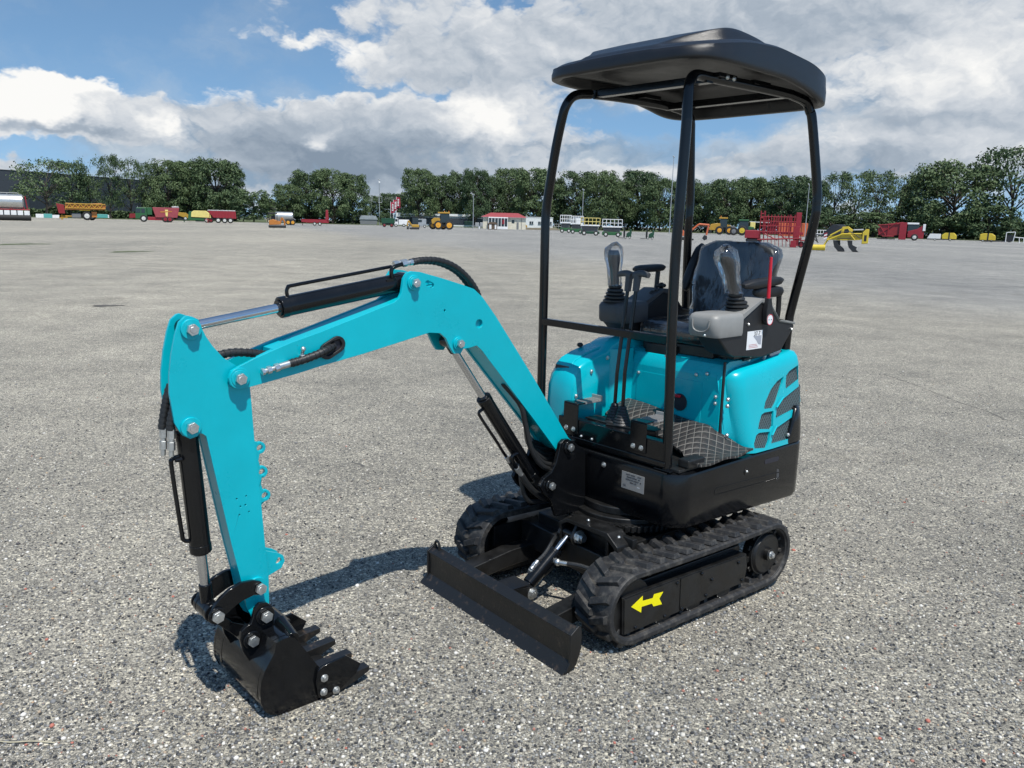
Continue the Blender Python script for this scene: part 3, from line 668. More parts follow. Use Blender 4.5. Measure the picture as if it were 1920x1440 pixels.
for x, z in ((.105, .83), (.008, .935), (-.10, .99)): screw(tank, (x, -.237, z), (0, 1, 0), .010)
G().box(-.135, -.122, -.2385, -.2365, .84, .93).build('cover_slot', INK, tank)
# inner side panel behind the levers
ip = [(-.12, -.237), (-.15, -.215), (-.255, -.205), (-.255, -.24), (-.12, -.245)]
G().prism(ip, .635, 1.03, axis='z').build('side_panel', TEALP, EX, bevel=.004)

# ---------------------------------------------------------------- seat
seat = G().box(-.64, -.30, -.19, .21, 1.026, 1.075).box(-.305, -.28, -.16, .02, .99, 1.06).build('seat_base', BLACKM, EX, bevel=.006)
for y, z in ((-.03, 1.01), (-.07, 1.0)): screw(seat, (-.279, y, z), (1, 0, 0), .008)
def cushion(x0, x1, y0, y1, z0, z1, r, puff=.0):
    return [rrect(x0 + q, x1 - q, y0 + q, y1 - q, r, r, z) for q, z in ((.02, z0), (0, z0 + .015), (0, z1 - .03), (.012, z1 - .008), (.04, z1), (.09, z1 - puff))]
G().loft(cushion(-.74, -.285, -.215, .215, 1.078, 1.165, .05, .006)).build('seat_cushion', VINYL, EX, ang=60)
cv = G().loft(cushion(-.745, -.278, -.222, .222, 1.072, 1.173, .055, .004)).build('cushion_film', FILM, EX, ang=60, label='clear film over the seat cushion')
def back(w, t, gdep):
    secs = []
    for i in range(13):
        s = i / 12; z = 1.165 + s * .375; xb = -.70 - .085 * s
        hw = w * (.86 + .14 * sin(min(1, s * 1.6) * pi / 2)) * (1 if s < .8 else max(.1, math.sqrt(max(0, 1 - ((s - .8) / .22) ** 2))) * .45 + .55 if s < 1 else .60)
        row = []
        for k in range(28):
            a = 2 * pi * k / 28; c, q = cos(a), sin(a)
            row.append((xb + (t * (1 if c > 0 else .8)) * math.copysign(abs(c) ** .6, c) - .02 * (1 - abs(q)) * (1 if c > 0 else 0), hw * math.copysign(abs(q) ** .45, q), z))
        secs.append(row)
    return G().loft(secs)
back(.215, .050, 0).build('seat_backrest', VINYL, EX, ang=60)
b2 = back(.226, .060, 0)
rs = random.Random(3)
b2.v = [(x + .006 * sin(40 * y + 23 * z) + rs.uniform(-.003, .003), y + .006 * sin(31 * z + 17 * x) + (.02 * rs.random() if z < 1.2 else 0) * (1 if y > 0 else -1), z + .004) for x, y, z in b2.v]
b2.build('backrest_film', FILM, EX, ang=80, label='crinkled clear film over the backrest')
# raised armrest on the right and folded armrest on the left
def pad(parent, a, b, w, t, name='armrest'):
    a = V3(a); b = V3(b); d = (b - a).normalized(); l = V3((0, 1, 0)); n = d.cross(l).normalized(); secs = []
    for i in range(9):
        s = i / 8; k = math.sqrt(max(.12, 1 - abs(2 * s - 1) ** 5)); c = a.lerp(b, s)
        secs.append([c + l * (w * k * math.copysign(abs(cos(q)) ** .6, cos(q))) + n * (t * k * math.copysign(abs(sin(q)) ** .6, sin(q))) for q in [2 * pi * j / 16 for j in range(16)]])
    return G().loft(secs).build(name, PLAST, parent, ang=50)
pad(EX, (-.835, -.262, 1.52), (-.705, -.262, 1.285), .024, .034)
pad(EX, (-.43, .255, 1.352), (-.755, .255, 1.372), .030, .021)
pad(EX, (-.52, .255, 1.322), (-.765, .255, 1.318), .026, .026)
pad(EX, (-.36, -.32, 1.395), (-.60, -.32, 1.402), .028, .019)
G().tube([(-.74, .255, 1.31), (-.75, .25, 1.2), (-.72, .24, 1.1)], .012).tube([(-.72, -.23, 1.32), (-.73, -.23, 1.2)], .012).tube([(-.55, -.32, 1.39), (-.54, -.32, 1.25)], .012).build('armrest_strut', BLACKM, EX)

# ---------------------------------------------------------------- control consoles
def console(s, shift):
    """s = +1 left (near) side, -1 right side"""
    ol = [(-.1279, 1.1511), (-.2118, 1.0782), (-.265, 1.0572), (-.4773, 1.0379), (-.647, 1.055), (-.7471, 1.1629), (-.7356, 1.1736), (-.5956, 1.1971), (-.5257, 1.2661), (-.5081, 1.290), (-.4381, 1.290), (-.33, 1.225), (-.16, 1.215), (-.115, 1.20)]
    ol = [(x + shift, z) for x, z in ol]
    cb = G().prism(ol, s * .228, s * .345).build('control_console', PLAST, EX, bevel=.010, seg=3)
    # grey front housing and sloping top shell
    hx0, hx1 = -.305 + shift, -.098 + shift
    secs = [rrect(hx0, hx1 - .012, min(s * .205, s * .352), max(s * .205, s * .352), .03, .012, 1.150), rrect(hx0, hx1, min(s * .20, s * .355), max(s * .20, s * .355), .035, .012, 1.162), rrect(hx0, hx1 + .004, min(s * .20, s * .355), max(s * .20, s * .355), .035, .012, 1.228), rrect(hx0, hx1 - .006, min(s * .207, s * .348), max(s * .207, s * .348), .032, .012, 1.243), rrect(hx0 + .01, hx1 - .02, min(s * .217, s * .338), max(s * .217, s * .338), .025, .01, 1.249)]
    cap = GREYP if s > 0 else DGREYP
    fh = G().loft(secs).build('console_housing', cap, cb, ang=45)
    tp = [(-.30 + shift, 1.244), (-.44 + shift, 1.303), (-.505 + shift, 1.300), (-.53 + shift, 1.272), (-.60 + shift, 1.206), (-.742 + shift, 1.181), (-.745 + shift, 1.170), (-.605 + shift, 1.190), (-.52 + shift, 1.262), (-.44 + shift, 1.285), (-.30 + shift, 1.215)]
    G().prism(tp, s * .222, s * .351).build('console_top', cap, cb, bevel=.006, seg=2)
    if s > 0:
        u = G().tube([(hx1 + .0045, .235, 1.225), (hx1 + .0045, .242, 1.185), (hx1 + .002, .275, 1.172), (hx1 + .0045, .312, 1.185), (hx1 + .0045, .322, 1.225)], .0035).build('pressed_line', cap, cb)
        screw(cb, (hx1 - .002, .30, 1.160), (1, 0, 0), .007); screw(cb, (-.349, .3455, 1.195), (0, 1, 0), .007); screw(cb, (-.715, .3455, 1.150), (0, 1, 0), .006)
        G().box(-.45, -.34, .24, .335, 1.262, 1.266, Matrix.Rotation(R(-0), 4, 'Y')).build('recess_pad', PLAST, cb)
    return cb
con = console(1, 0); conr = console(-1, -.04)
# sticker with printing on the left console
st = G().box(-.4700, -.3480, .3462, .3470, 1.0812, 1.1630).build('warning_sticker', WHITED, con)
fy = Matrix(((-1, 0, 0, -.409), (0, 0, 1, .3474), (0, 1, 0, 1.122), (0, 0, 0, 1)))
text_mesh('sticker_text', '37-7', .028, fy @ Matrix.Translation((.016, .027, 0)), INK, st)
G().prism([(-.395, 1.140), (-.462, 1.140), (-.462, 1.098), (-.44, 1.102), (-.425, 1.118)], .3471, .3475).build('sticker_diagram', mat('sticker_grey', (.35, .37, .42), .5, vary=.1), st)
for k in range(3): G().box(-.44 + .006 * k, -.365, .3471, .3475, 1.0885 + .0065 * k, 1.0905 + .0065 * k).build('sticker_line', mat('sticker_red%d' % k, (.5, .2, .2), .5, vary=.1), st)
# right console dark-grey details: knob and buttons
G().cyl((-.50, -.28, 1.23), (-.515, -.27, 1.30), .006, n=10).build('choke_rod', ZINC, conr)
g = G()
for i in range(6):
    a = 2 * pi * i / 6; g.ball((-.517 + .014 * cos(a), -.268 + .014 * sin(a), 1.315), .010)
g.ball((-.517, -.268, 1.315), .016); g.ball((-.44, -.26, 1.275), .02); g.ball((-.46, -.25, 1.295), .013)
g.build('throttle_knob', PLAST, conr)
# joysticks with ribbed boots and film bags
def joystick(s, bx, tx, tz, y):
    jb = G(); n = 5
    for k in range(n):
        r0 = .060 - .007 * k; z = 1.245 + k * .0165; xx = bx + (tx - bx) * .30 * k / n
        jb.loft([[(xx + r * cos(2 * pi * i / 22), y + r * sin(2 * pi * i / 22), zz) for i in range(22)] for r, zz in ((r0 * .86, z), (r0, z + .004), (r0, z + .011), (r0 * .86, z + .016))])
    j = jb.build('joystick', HOSE, EX, ang=50)
    a = V3((bx + (tx - bx) * .33, y, 1.325)); b = V3((tx, y, tz)); dirn = (b - a).normalized()
    rad = [.019, .021, .020, .021, .024, .028, .029, .022]
    secs = []; fs = []
    rs = random.Random(int(100 * abs(bx)))
    for i in range(8):
        c = a.lerp(b, i / 7); r = rad[i]
        secs.append([c + V3((r * 1.15 * cos(q), r * .9 * sin(q), 0)) for q in [2 * pi * k / 16 for k in range(16)]])
    G().loft(secs).build('joystick_grip', PLAST if s > 0 else DGREYP, j, ang=60)
    for i in range(10):
        c = a.lerp(b + dirn * .02, i / 9); r = [.036, .032, .033, .034, .037, .041, .044, .046, .040, .014][i] * (1.12 if s > 0 else .92)
        fs.append([c + V3((r * 1.2 * cos(q) + rs.uniform(-.003, .003), r * 1.0 * sin(q) + rs.uniform(-.003, .003), rs.uniform(-.002, .002) + (.02 * max(0, sin(q * .5)) if i > 7 else 0))) for q in [2 * pi * k / 18 for k in range(18)]])
    G().loft(fs).build('film_bag', FILM, j, ang=80)
joystick(1, -.365, -.235, 1.500, .28)
joystick(-1, -.187, -.158, 1.490, -.28)
# red safety lever on its dark holder
hd = G().prism([(-.455, 1.205), (-.475, 1.185), (-.505, 1.20), (-.500, 1.25), (-.483, 1.305), (-.460, 1.305), (-.450, 1.25)], .346, .372).build('lever_holder', PLAST, EX, bevel=.004)
G().cyl((-.4715, .360, 1.300), (-.4660, .360, 1.485), .0085, .0065, n=14).build('safety_lever', REDP, hd)
G().cyl((-.478, .372, 1.211), (-.478, .3735, 1.211), .024, n=26).build('round_decal', WHITED, hd)
G().ring(-.478, 1.211, .3735, .3741, .0245, .0215, 26).build('decal_ring', REDP, hd)
for dx in (-.009, .009): G().ycyl(-.478 + dx, 1.211, .3736, .3742, .003, 8).build('decal_dot', INK, hd)

# ---------------------------------------------------------------- canopy frame
PX, PY, RX = .130, .345, -.7577
PR = .0208
def post(y, rear):
    if not rear and y > 0:
        pts = [(PX, .318, .618), (PX, .308, .95), (PX, .298, 1.25), (.126, .292, 1.5), (.122, .296, 1.75), (.110, .293, 2.0), (.102, .286, 2.10), (.086, .280, 2.155), (.045, .275, 2.182), (-.03, .276, 2.184)]
    elif not rear:
        pts = [(.127, -.444, .618), (.127, -.447, 1.2), (.126, -.453, 1.55), (.123, -.454, 1.66), (.120, -.440, 1.77), (.116, -.412, 1.935), (.110, -.384, 2.065), (.102, -.372, 2.115), (.078, -.362, 2.152), (.04, -.355, 2.170), (-.03, -.347, 2.179)]
    elif y > 0:
        pts = [(-.80, .278, 1.00), (-.80, .284, 1.17), (-.795, .296, 1.25), (-.750, .388, 1.62), (-.745, .398, 1.72), (-.742, .393, 1.80), (-.708, .362, 2.07), (-.698, .350, 2.12), (-.665, .342, 2.158), (-.56, .330, 2.176)]
    else:
        pts = [(-.80, -.318, 1.00), (-.80, -.320, 1.19), (-.79, -.318, 1.30), (-.748, -.296, 1.60), (-.744, -.293, 1.75), (-.710, -.288, 2.05), (-.698, -.286, 2.12), (-.665, -.290, 2.16), (-.56, -.300, 2.178)]
    return G().tube(pts, PR, n=16, sub=5).build('canopy_post', BLACK, EX)
for y in (PY, -PY):
    for rear in (0, 1):
        p = post(y * (1.0 if not rear else 1.0), rear)
        if not rear and y > 0:
            G().box(PX - .035, PX + .03, .318 - .045, .318 + .04, .617, .624).build('post_foot', BLACK, p, bevel=.002)
G().box(PX - .016, PX + .016, -.44, .31, 1.140, 1.172).build('cross_bar', BLACK, EX, bevel=.004)
g = G()
for s in (1, -1):
    y = s * .288
    g.tube([(-.02, .276, 2.184), (-.2, .286, 2.184), (-.4, .305, 2.182), (-.56, .330, 2.176)] if s > 0 else [(-.05, -.345, 2.180), (-.2, -.335, 2.184), (-.4, -.315, 2.182), (-.56, -.300, 2.178)], PR, n=14)
    g.box(-.17, -.05, y - .030, y + .030, 2.185, 2.202).box(-.42, -.30, y - .030, y + .030, 2.188, 2.206)
g.box(-.05, -.01, -.29, .29, 2.160, 2.190).box(-.56, -.52, -.32, .32, 2.16, 2.19)
rf_ = g.build('roof_frame', BLACK, EX, bevel=.002)
for s in (1, -1):
    for x in (-.10, -.145): screw(rf_, (x, s * .318, 2.188), (0, s, 0), .010)

# ---------------------------------------------------------------- canopy roof: one moulded shell
cxr, hxr, hyr = -.283, .508, .438
_tab = {}
def interp(t, P):
    k = id(P)
    if k not in _tab:                                   # piecewise line, rounded off by a moving average
        xs = np.linspace(-1, .5, 601); ys = np.interp(xs, [p[0] for p in P], [p[1] for p in P])
        for w in (41, 31): ys = np.convolve(np.pad(ys, w // 2, mode='edge'), np.ones(w) / w, mode='valid')
        _tab[k] = (xs, ys)
    return float(np.interp(t, *_tab[k]))
ZE = [(-.78, 2.135), (-.66, 2.142), (-.52, 2.175), (-.35, 2.200), (-.05, 2.205), (.23, 2.214)]
ZS = [(-.84, 2.200), (-.78, 2.230), (-.70, 2.264), (-.55, 2.300), (-.30, 2.322), (-.08, 2.312), (.06, 2.290), (.23, 2.262), (.30, 2.252)]
ZD = [(-.78, 0), (-.62, .0), (-.45, .014), (-.28, .036), (-.14, .053), (-.02, .050), (.09, .030), (.18, .004), (.23, 0)]
def sstep(a, b, t): t = max(0, min(1, (t - a) / (b - a))); return t * t * (3 - 2 * t)
def ztop(x, y):
    w = .335 - .14 * sstep(-.05, .2, x)
    crown = (1 - (y / .45) ** 2) * .012
    ch = .006 * sstep(.12, .10, abs(y)) * sstep(.05, -.1, x)
    return interp(x, ZS) + interp(x, ZD) * sstep(w + .016, w - .016, abs(y)) + crown - ch
g = G(); NR, NT = 130, 300
def rp(r, a, n=6.5):
    c, s = cos(a), sin(a); k = (abs(c) ** n + abs(s) ** n) ** (-1 / n)
    return cxr + hxr * r * c * k, hyr * r * s * k
secs = []
for ir in range(1, NR + 1):                             # crown outwards
    r = (ir / NR) ** .8; row = []
    for it in range(NT):
        x, y = rp(r * .99, 2 * pi * it / NT); e = sstep(.90, 1.0, r)
        row.append((x, y, ztop(x, y) - .014 * e * e))
    secs.append(row)
for k, q in ((.994, .30), (1.0, .5), (1.0, .8), (.997, .95), (.985, 1.0), (.95, .985), (.93, .90), (.925, .55), (.90, .42), (.6, .40), (.1, .40)):
    row = []
    for it in range(NT):
        x, y = rp(k, 2 * pi * it / NT); xe, ye = rp(min(k, 1), 2 * pi * it / NT)
        zt = ztop(xe * .985 if k > .9 else x, ye * .985) - .014; ze = interp(xe, ZE)
        if k <= .90: zt, q_ = ztop(x, y), q; row.append((x, y, max(2.200, min(zt - .02, 2.235)) if k < .9 else ze + (zt - ze) * .42))
        else: row.append((x, y, zt + (ze - zt) * q))
    secs.append(row)
roof = g.loft(secs).build('canopy_roof', ROOFM, EX, ang=70)
# ================================================================== UNDERCARRIAGE (own frame, turned by UROT)
def upart(o): o.rotation_euler.z = UROT; return o
TF, TR_, TZ = .452, -.432, .170          # idler / sprocket centres
RB = .146                                # belt outer radius without lugs
def belt_pt(s, r):
    """position on the track loop, arc length s along radius RB -> point at radius r with tangent"""
    Lh = TF - TR_; Ca = pi * RB; per = 2 * Lh + 2 * Ca; s %= per
    if s < Lh: return (TF - s, TZ + r), (-1, 0)
    s -= Lh
    if s < Ca:
        a = pi / 2 + s / RB; return (TR_ + r * cos(a), TZ + r * sin(a)), (-sin(a), cos(a))
    s -= Ca
    if s < Lh: return (TR_ + s, TZ - r), (1, 0)
    s -= Lh; a = -pi / 2 + s / RB
    return (TF + r * cos(a), TZ + r * sin(a)), (-sin(a), cos(a))
PER = 2 * (TF - TR_) + 2 * pi * RB
def track(yo, yi, name='rubber_track'):
    sg = 1 if yo > 0 else -1; w = abs(yo - yi); g = G(); n = 150; secs = []
    for i in range(n + 1):
        s = PER * i / n; sec = []
        sag = lambda x, z: z - (.006 * (1 - ((x - .0) / .45) ** 2) if z > TZ + .1 and abs(x) < .45 else 0)
        for r, yy in ((RB - .030, yi), (RB - .004, yi), (RB, yi + sg * .006), (RB, yo - sg * .006), (RB - .004, yo), (RB - .022, yo), (RB - .025, yo - sg * .008), (RB - .030, yo - sg * .010)):
            (x, z), t = belt_pt(s, r); sec.append((x, yy, sag(x, z)))
        secs.append(sec)
    g.loft(secs, cap0=False, cap1=False)
    np_ = 34; pitch = PER / np_
    ym = (yo + yi) / 2
    def lug(s0, ya, yb, h, lead, wa, wb):
        """slanted block from ya (belt edge) to yb (middle)"""
        B = []; Tt = []
        for yy, ss, ww in ((ya, s0, wa), (yb, s0 + lead, wb)):
            for k in (-1, 1):
                (x, z), t = belt_pt(s0 + (ss - s0) + k * ww, RB - .003); B.append((x, yy, z))
                (x, z), t = belt_pt(s0 + (ss - s0) + k * ww * .66, RB + h)
                yt = yy + (.008 if yy < (ya + yb) / 2 else -.008); Tt.append((x, yt, z))
        g.add([B[0], B[1], B[3], B[2], Tt[0], Tt[1], Tt[3], Tt[2]], [(3, 2, 1, 0), (4, 5, 6, 7), (0, 1, 5, 4), (1, 2, 6, 5), (2, 3, 7, 6), (3, 0, 4, 7)])
    for i in range(np_):
        lug(pitch * i, yo - sg * .010, ym - sg * .012, .017, -.036, .022, .018)
        lug(pitch * (i + .5), yi + sg * .010, ym + sg * .012, .017, -.036, .022, .018)
    # inner drive lugs
    for i in range(np_):
        s = pitch * (i + .3)
        for y0 in (yo - sg * .028, yo - sg * .120):
            vs = []
            for k, r, dy in ((-.012, RB - .027, 0), (.012, RB - .027, 0), (.009, RB - .050, .004), (-.009, RB - .050, .004)):
                (x, z), t = belt_pt(s + k, r)
                vs += [(x, y0 - sg * dy, z), (x, y0 - sg * (.034 - dy), z)]
            g.add(vs, [(0, 2, 4, 6), (1, 7, 5, 3), (0, 1, 3, 2), (2, 3, 5, 4), (4, 5, 7, 6), (6, 7, 1, 0)])
    tk = upart(g.build(name, RUBBER, EX, bevel=.0025, seg=1, ang=35))
    yf = yo - sg * .018                                  # outer face of the track frame
    fr = G().prism([(.505, .070), (.515, .225), (.19, .222), (-.262, .214), (-.275, .150), (-.262, .080), (-.05, .078), (.2, .070)], yf, yf - sg * .05).box(-.28, .48, min(yf - sg * .05, yf - sg * .13), max(yf - sg * .05, yf - sg * .13), .09, .235)
    fr = fr.build('track_frame', BLACKM, tk, bevel=.004)
    G().prism([(.500, .072), (.509, .219), (.186, .218), (.182, .074)], yf, yf + sg * .0045).build('side_plate', BLACKM, fr, bevel=.002)
    G().prism([(.176, .076), (.180, .216), (-.255, .210), (-.255, .086)], yf, yf + sg * .0035).build('side_plate', BLACKM, fr, bevel=.002)
    for x, z in ((.205, .205), (.165, .082), (.05, .205), (-.20, .190), (-.235, .10), (.012, .098), (.27, .082), (-.02, .16), (.44, .085)): screw(tk, (x, yf + sg * .004, z), (0, sg, 0), .008, BLACK)
    sp = G().ycyl(TR_, TZ, yf - sg * .02, yf - sg * .07, .103, 40).cyl((TR_, yf - sg * .021, TZ), (TR_, yf - sg * .008, TZ), .096, .088, n=36).ycyl(TR_, TZ, yf - sg * .01, yf + sg * .012, .030, 22)
    for i in range(13):
        a = 2 * pi * i / 13 + .1
        sp.box(.095, .117, min(yf - sg * .03, yf - sg * .06), max(yf - sg * .03, yf - sg * .06), -.012, .012, Matrix.Translation((TR_, 0, TZ)) @ Matrix.Rotation(a, 4, 'Y'))
    sp.build('drive_sprocket', BLACKM, tk, bevel=.002)
    bolt(tk, (TR_, yf + sg * .012, TZ), (0, sg, 0), .013, .011)
    G().ycyl(TF, TZ, yf - sg * .015, yf - sg * .09, .110, 40).ycyl(TF, TZ, yf, yf - sg * .1, .03, 20).build('idler_wheel', BLACKM, tk, bevel=.004)
    for x in (.27, .08, -.12):
        G().ycyl(x, .085, yf - sg * .004, yf - sg * .085, .048, 28).build('track_roller', BLACKM, tk, bevel=.003)
        G().tube([(x + .030, yf + sg * .002, .058), (x + .02, yf + sg * .002, .046), (x, yf + sg * .002, .041), (x - .02, yf + sg * .002, .047)], .003).build('roller_edge', ZINC, tk)
    return tk, yf
tl, yf = track(.505, .310)
G().prism(D['arrow'], yf + .0046, yf + .0054).build('arrow_marking', YELD, tl)
tr, _ = track(-.505, -.310)

# car body between the tracks
g = G().box(-.40, .34, -.33, .33, .13, .25).box(-.30, .30, -.26, .26, .24, .30).cyl((0, 0, .30), (0, 0, .365), .235, n=48).cyl((0, 0, .365), (0, 0, .40), .20, n=40)
upart(g.build('undercarriage_frame', BLACKM, EX, bevel=.006))
g = G().cyl((0, 0, .318), (0, 0, .345), .262, n=64)
for i in range(64):
    a = 2 * pi * i / 64
    g.box(.255, .275, -.006, .006, .318, .345, Matrix.Rotation(a, 4, 'Z'))
upart(g.build('slew_ring', BLACKM, EX, bevel=.001, seg=1))
# tower that carries the blade cylinder
tw = [(-.045, .20), (-.045, .335), (.0, .362), (.245, .372), (.305, .330), (.345, .20), (.33, .20), (.285, .318), (.235, .350), (.005, .345), (-.03, .325), (-.03, .20)]
g = G().prism(tw, .365, .275, axis='x')
g.box(.275, .30, -.04, .33, .20, .355)
for y in (-.045, .035): g.prism([(.30, .22), (.30, .35), (.345, .34), (.375, .285), (.36, .255)], y, y + .014)
g.box(.31, .325, .20, .215, .21, .345).box(.31, .365, .245, .255, .20, .33)
tw = upart(g.build('blade_bracket', BLACKM, EX, bevel=.003))
for y, z in ((.09, .369), (.27, .352)): screw(tw, (.32, y, z), (0, .2, 1), .008)
G().cyl((.335, -.05, .287), (.335, .085, .287), .016, n=18).build('cylinder_pin', ZINC, tw)
G().hexa((.335, .055, .287), (0, 1, 0), .025, .018).cyl((.335, .048, .287), (.335, .056, .287), .030, n=22).build('pin_nut', ZINC, tw, bevel=.001)
# push arms
for y0, y1 in ((-.31, -.235), (.235, .31)):
    g = G().prism([(.20, .095), (.20, .165), (.48, .160), (.735, .125), (.735, .055), (.48, .085)], y0, y1)
    upart(g.build('blade_arm', BLACKM, EX, bevel=.005))
# blade
BW = .468
prof = [(.728, .170), (.766, .146), (.762, .138), (.758, .090), (.759, .036), (.768, .024), (.760, .018), (.749, .034), (.748, .090), (.752, .138), (.723, .161)]
bl = G().prism(prof, -BW, BW)
bl = upart(bl.build('dozer_blade', WORN, EX, bevel=.003))
ep = [(.712, .145), (.716, .168), (.728, .174), (.767, .149), (.767, .140), (.767, .04), (.790, .004), (.776, .001), (.735, .02), (.712, .08)]
for y in (-BW - .010, BW): G().prism(ep, y, y + .010).build('end_plate', BLACKM, bl, bevel=.002)
G().prism([(.759, .042), (.774, .024), (.800, .0005), (.795, -.0), (.768, .016), (.757, .034)], -BW - .018, BW + .006).build('cutting_edge', WORN, bl, bevel=.001)
G().tube([(.738, -BW + .014, .155), (.738, -BW + .016, .188), (.738, -BW + .030, .198), (.738, -BW + .046, .188), (.738, -BW + .048, .155)], .006).build('lift_hook', BLACKM, bl)
for y in (-.055, .035): G().prism([(.74, .03), (.74, .13), (.66, .135), (.585, .125), (.565, .095), (.585, .06)], y, y + .015).build('cylinder_lug', BLACKM, bl, bevel=.003)
G().box(.60, .735, -.055, .05, .135, .141).build('lug_gusset', BLACKM, bl, bevel=.002)
bolt(bl, (.588, .05, .095), (0, 1, 0), .018, .012, 'pin_bolt')
# blade cylinder
a = V3((.588, -.002, .095)); b = V3((.335, -.002, .287)); d = (b - a).normalized()
g = G().cyl(a, a + d * .05, .022, n=20).cyl(a + d * .03, a + d * .215, .0295, n=28).cyl(a + d * .20, a + d * .215, .031, n=28).cyl(a - V3((0, .034, 0)), a + V3((0, .034, 0)), .029, n=24)
bc = upart(g.build('blade_cylinder', BLACK, EX, bevel=.002, label='short cylinder between dozer blade and undercarriage'))
G().cyl(a + d * .215, b, .0145, n=20).build('piston_rod', CHROME, bc)
G().cyl(b - V3((0, .03, 0)), b + V3((0, .03, 0)), .026, n=22).build('rod_eye', BLACK, bc, bevel=.002)
for t, out in ((.055, 1), (.18, -1)):
    p = a + d * t + V3((0, -.014, .030)) if out > 0 else a + d * t + V3((0, .034, -.008))
    u = V3((0, .3, 1)).normalized() if out > 0 else V3((0, 1, -.1)).normalized()
    G().hexa(p - u * .012, u, .013, .022).build('port_fitting', ZINC, bc, bevel=.001)
    if out > 0:
        s0 = p + u * .012; G().cyl(s0, s0 + d * .045, .010, n=14).hexa(s0 + d * .012, d, .012, .018).build('hose_fitting', ZINC, bc, bevel=.001)
        G().tube([s0 + d * .04, s0 + d * .1 + V3((0, 0, -.006)), s0 + d * .17 + V3((0, -.02, -.016)), s0 + d * .25 + V3((0, -.06, -.06))], .0085).build('blade_hose', HOSE, bc)
    else:
        s0 = p + u * .010; v = V3((-.45, .9, .05)).normalized()
        G().ball(s0, .016).cyl(s0, s0 + v * .045, .010, n=14).build('hose_fitting', ZINC, bc, bevel=.0005)
        G().tube([s0 + v * .04, s0 + v * .1, s0 + v * .17 + V3((0, 0, -.012)), s0 + v * .22 + V3((-.03, .0, -.03))], .010).build('blade_hose', HOSE, bc)
G().tube([(.55, -.2, .03), (.50, -.12, .05), (.42, -.06, .10), (.36, -.03, .2)], .009).build('blade_hose', HOSE, bc)
# ================================================================== CAMERA
PITCH, ROLL, FPX, CH = R(11.1722), R(1.4042), 1519.66, 1.6
fwd = V3((0, cos(PITCH), -sin(PITCH))); up0 = V3((0, sin(PITCH), cos(PITCH))); rt0 = V3((1, 0, 0))
rgt = rt0 * cos(ROLL) + up0 * sin(ROLL); upv = -rt0 * sin(ROLL) + up0 * cos(ROLL)
cd = bpy.data.cameras.new('camera'); cam = bpy.data.objects.new('camera', cd); COL.objects.link(cam)
cd.sensor_width = 36; cd.lens = FPX / 1920 * 36; cd.clip_start = 0.05; cd.clip_end = 20000
M = Matrix((rgt, upv, -fwd)).transposed().to_4x4(); M.translation = (0, 0, CH); cam.matrix_world = M
SC.camera = cam
def ray(x, y): return (fwd * FPX + rgt * (x - 960) - upv * (y - 720)).normalized()
def ground_at(x, y):
    d = ray(x, y); t = -CH / d.z; return V3((d.x * t, d.y * t, 0))

# ================================================================== LIGHT AND SKY
SUN = V3((.202, -.464, 1)).normalized()
sl_ = bpy.data.lights.new('sun', 'SUN'); sl_.energy = 5.0; sl_.angle = R(0.55); sl_.color = (1, .965, .90)
so_ = bpy.data.objects.new('sun', sl_); COL.objects.link(so_); so_.rotation_euler = SUN.to_track_quat('Z', 'Y').to_euler(); so_.location = (0, 0, 30)
W = bpy.data.worlds.new('World'); SC.world = W; W.use_nodes = True
N, L = W.node_tree.nodes, W.node_tree.links
N.clear()
out = N.new('ShaderNodeOutputWorld'); bg = N.new('ShaderNodeBackground'); L.new(bg.outputs[0], out.inputs[0])
sky = N.new('ShaderNodeTexSky'); sky.sky_type = 'NISHITA'; sky.sun_disc = False
sky.sun_elevation = math.asin(SUN.z); sky.sun_rotation = math.atan2(SUN.x, SUN.y); sky.altitude = 20; sky.air_density = 1.0; sky.dust_density = 0.2; sky.ozone_density = 3.2
SKY_K = 0.145
def link(a, s):
    if isinstance(a, (int, float)): s.default_value = a
    else: L.new(a, s)
def mth(op, a, b=0.0, c=None, clamp=False):
    n = N.new('ShaderNodeMath'); n.operation = op; n.use_clamp = clamp
    link(a, n.inputs[0]); link(b, n.inputs[1])
    if c is not None: link(c, n.inputs[2])
    return n.outputs[0]
def vm(op, a, b):
    n = N.new('ShaderNodeVectorMath'); n.operation = op
    for q, s in ((a, n.inputs[0]), (b, n.inputs[1])):
        if isinstance(q, tuple): s.default_value = q
        else: L.new(q, s)
    return n.outputs['Value'] if op == 'DOT_PRODUCT' else n.outputs[0]
tc = N.new('ShaderNodeTexCoord'); sx = N.new('ShaderNodeSeparateXYZ'); L.new(tc.outputs['Generated'], sx.inputs[0])
L.new(vm('ADD', tc.outputs['Generated'], (0, 0, .16)), sky.inputs[0])
az = mth('MULTIPLY', mth('ARCTAN2', sx.outputs[0], sx.outputs[1]), 180 / pi)
el = mth('MULTIPLY', mth('ARCSINE', sx.outputs[2]), 180 / pi)
cb = N.new('ShaderNodeCombineXYZ'); L.new(az, cb.inputs[0]); L.new(el, cb.inputs[1])
P0 = cb.outputs[0]
def noise(vec, scale, detail, rough, dist=0.0, color=False, off=(0, 0, 0), st=(1, 1.6, 1)):
    n = N.new('ShaderNodeTexNoise'); n.noise_dimensions = '2D'; n.inputs['Scale'].default_value = scale; n.inputs['Detail'].default_value = detail
    n.inputs['Roughness'].default_value = rough; n.inputs['Distortion'].default_value = dist
    v = vm('MULTIPLY', vm('ADD', vec, off), st); L.new(v, n.inputs['Vector'])
    return n.outputs['Color'] if color else n.outputs['Fac']
wn = noise(P0, .30, 4, .6, color=True)
Pw = vm('ADD', P0, vm('MULTIPLY', vm('SUBTRACT', wn, (.5, .5, .5)), (4.2, 2.4, 0)))
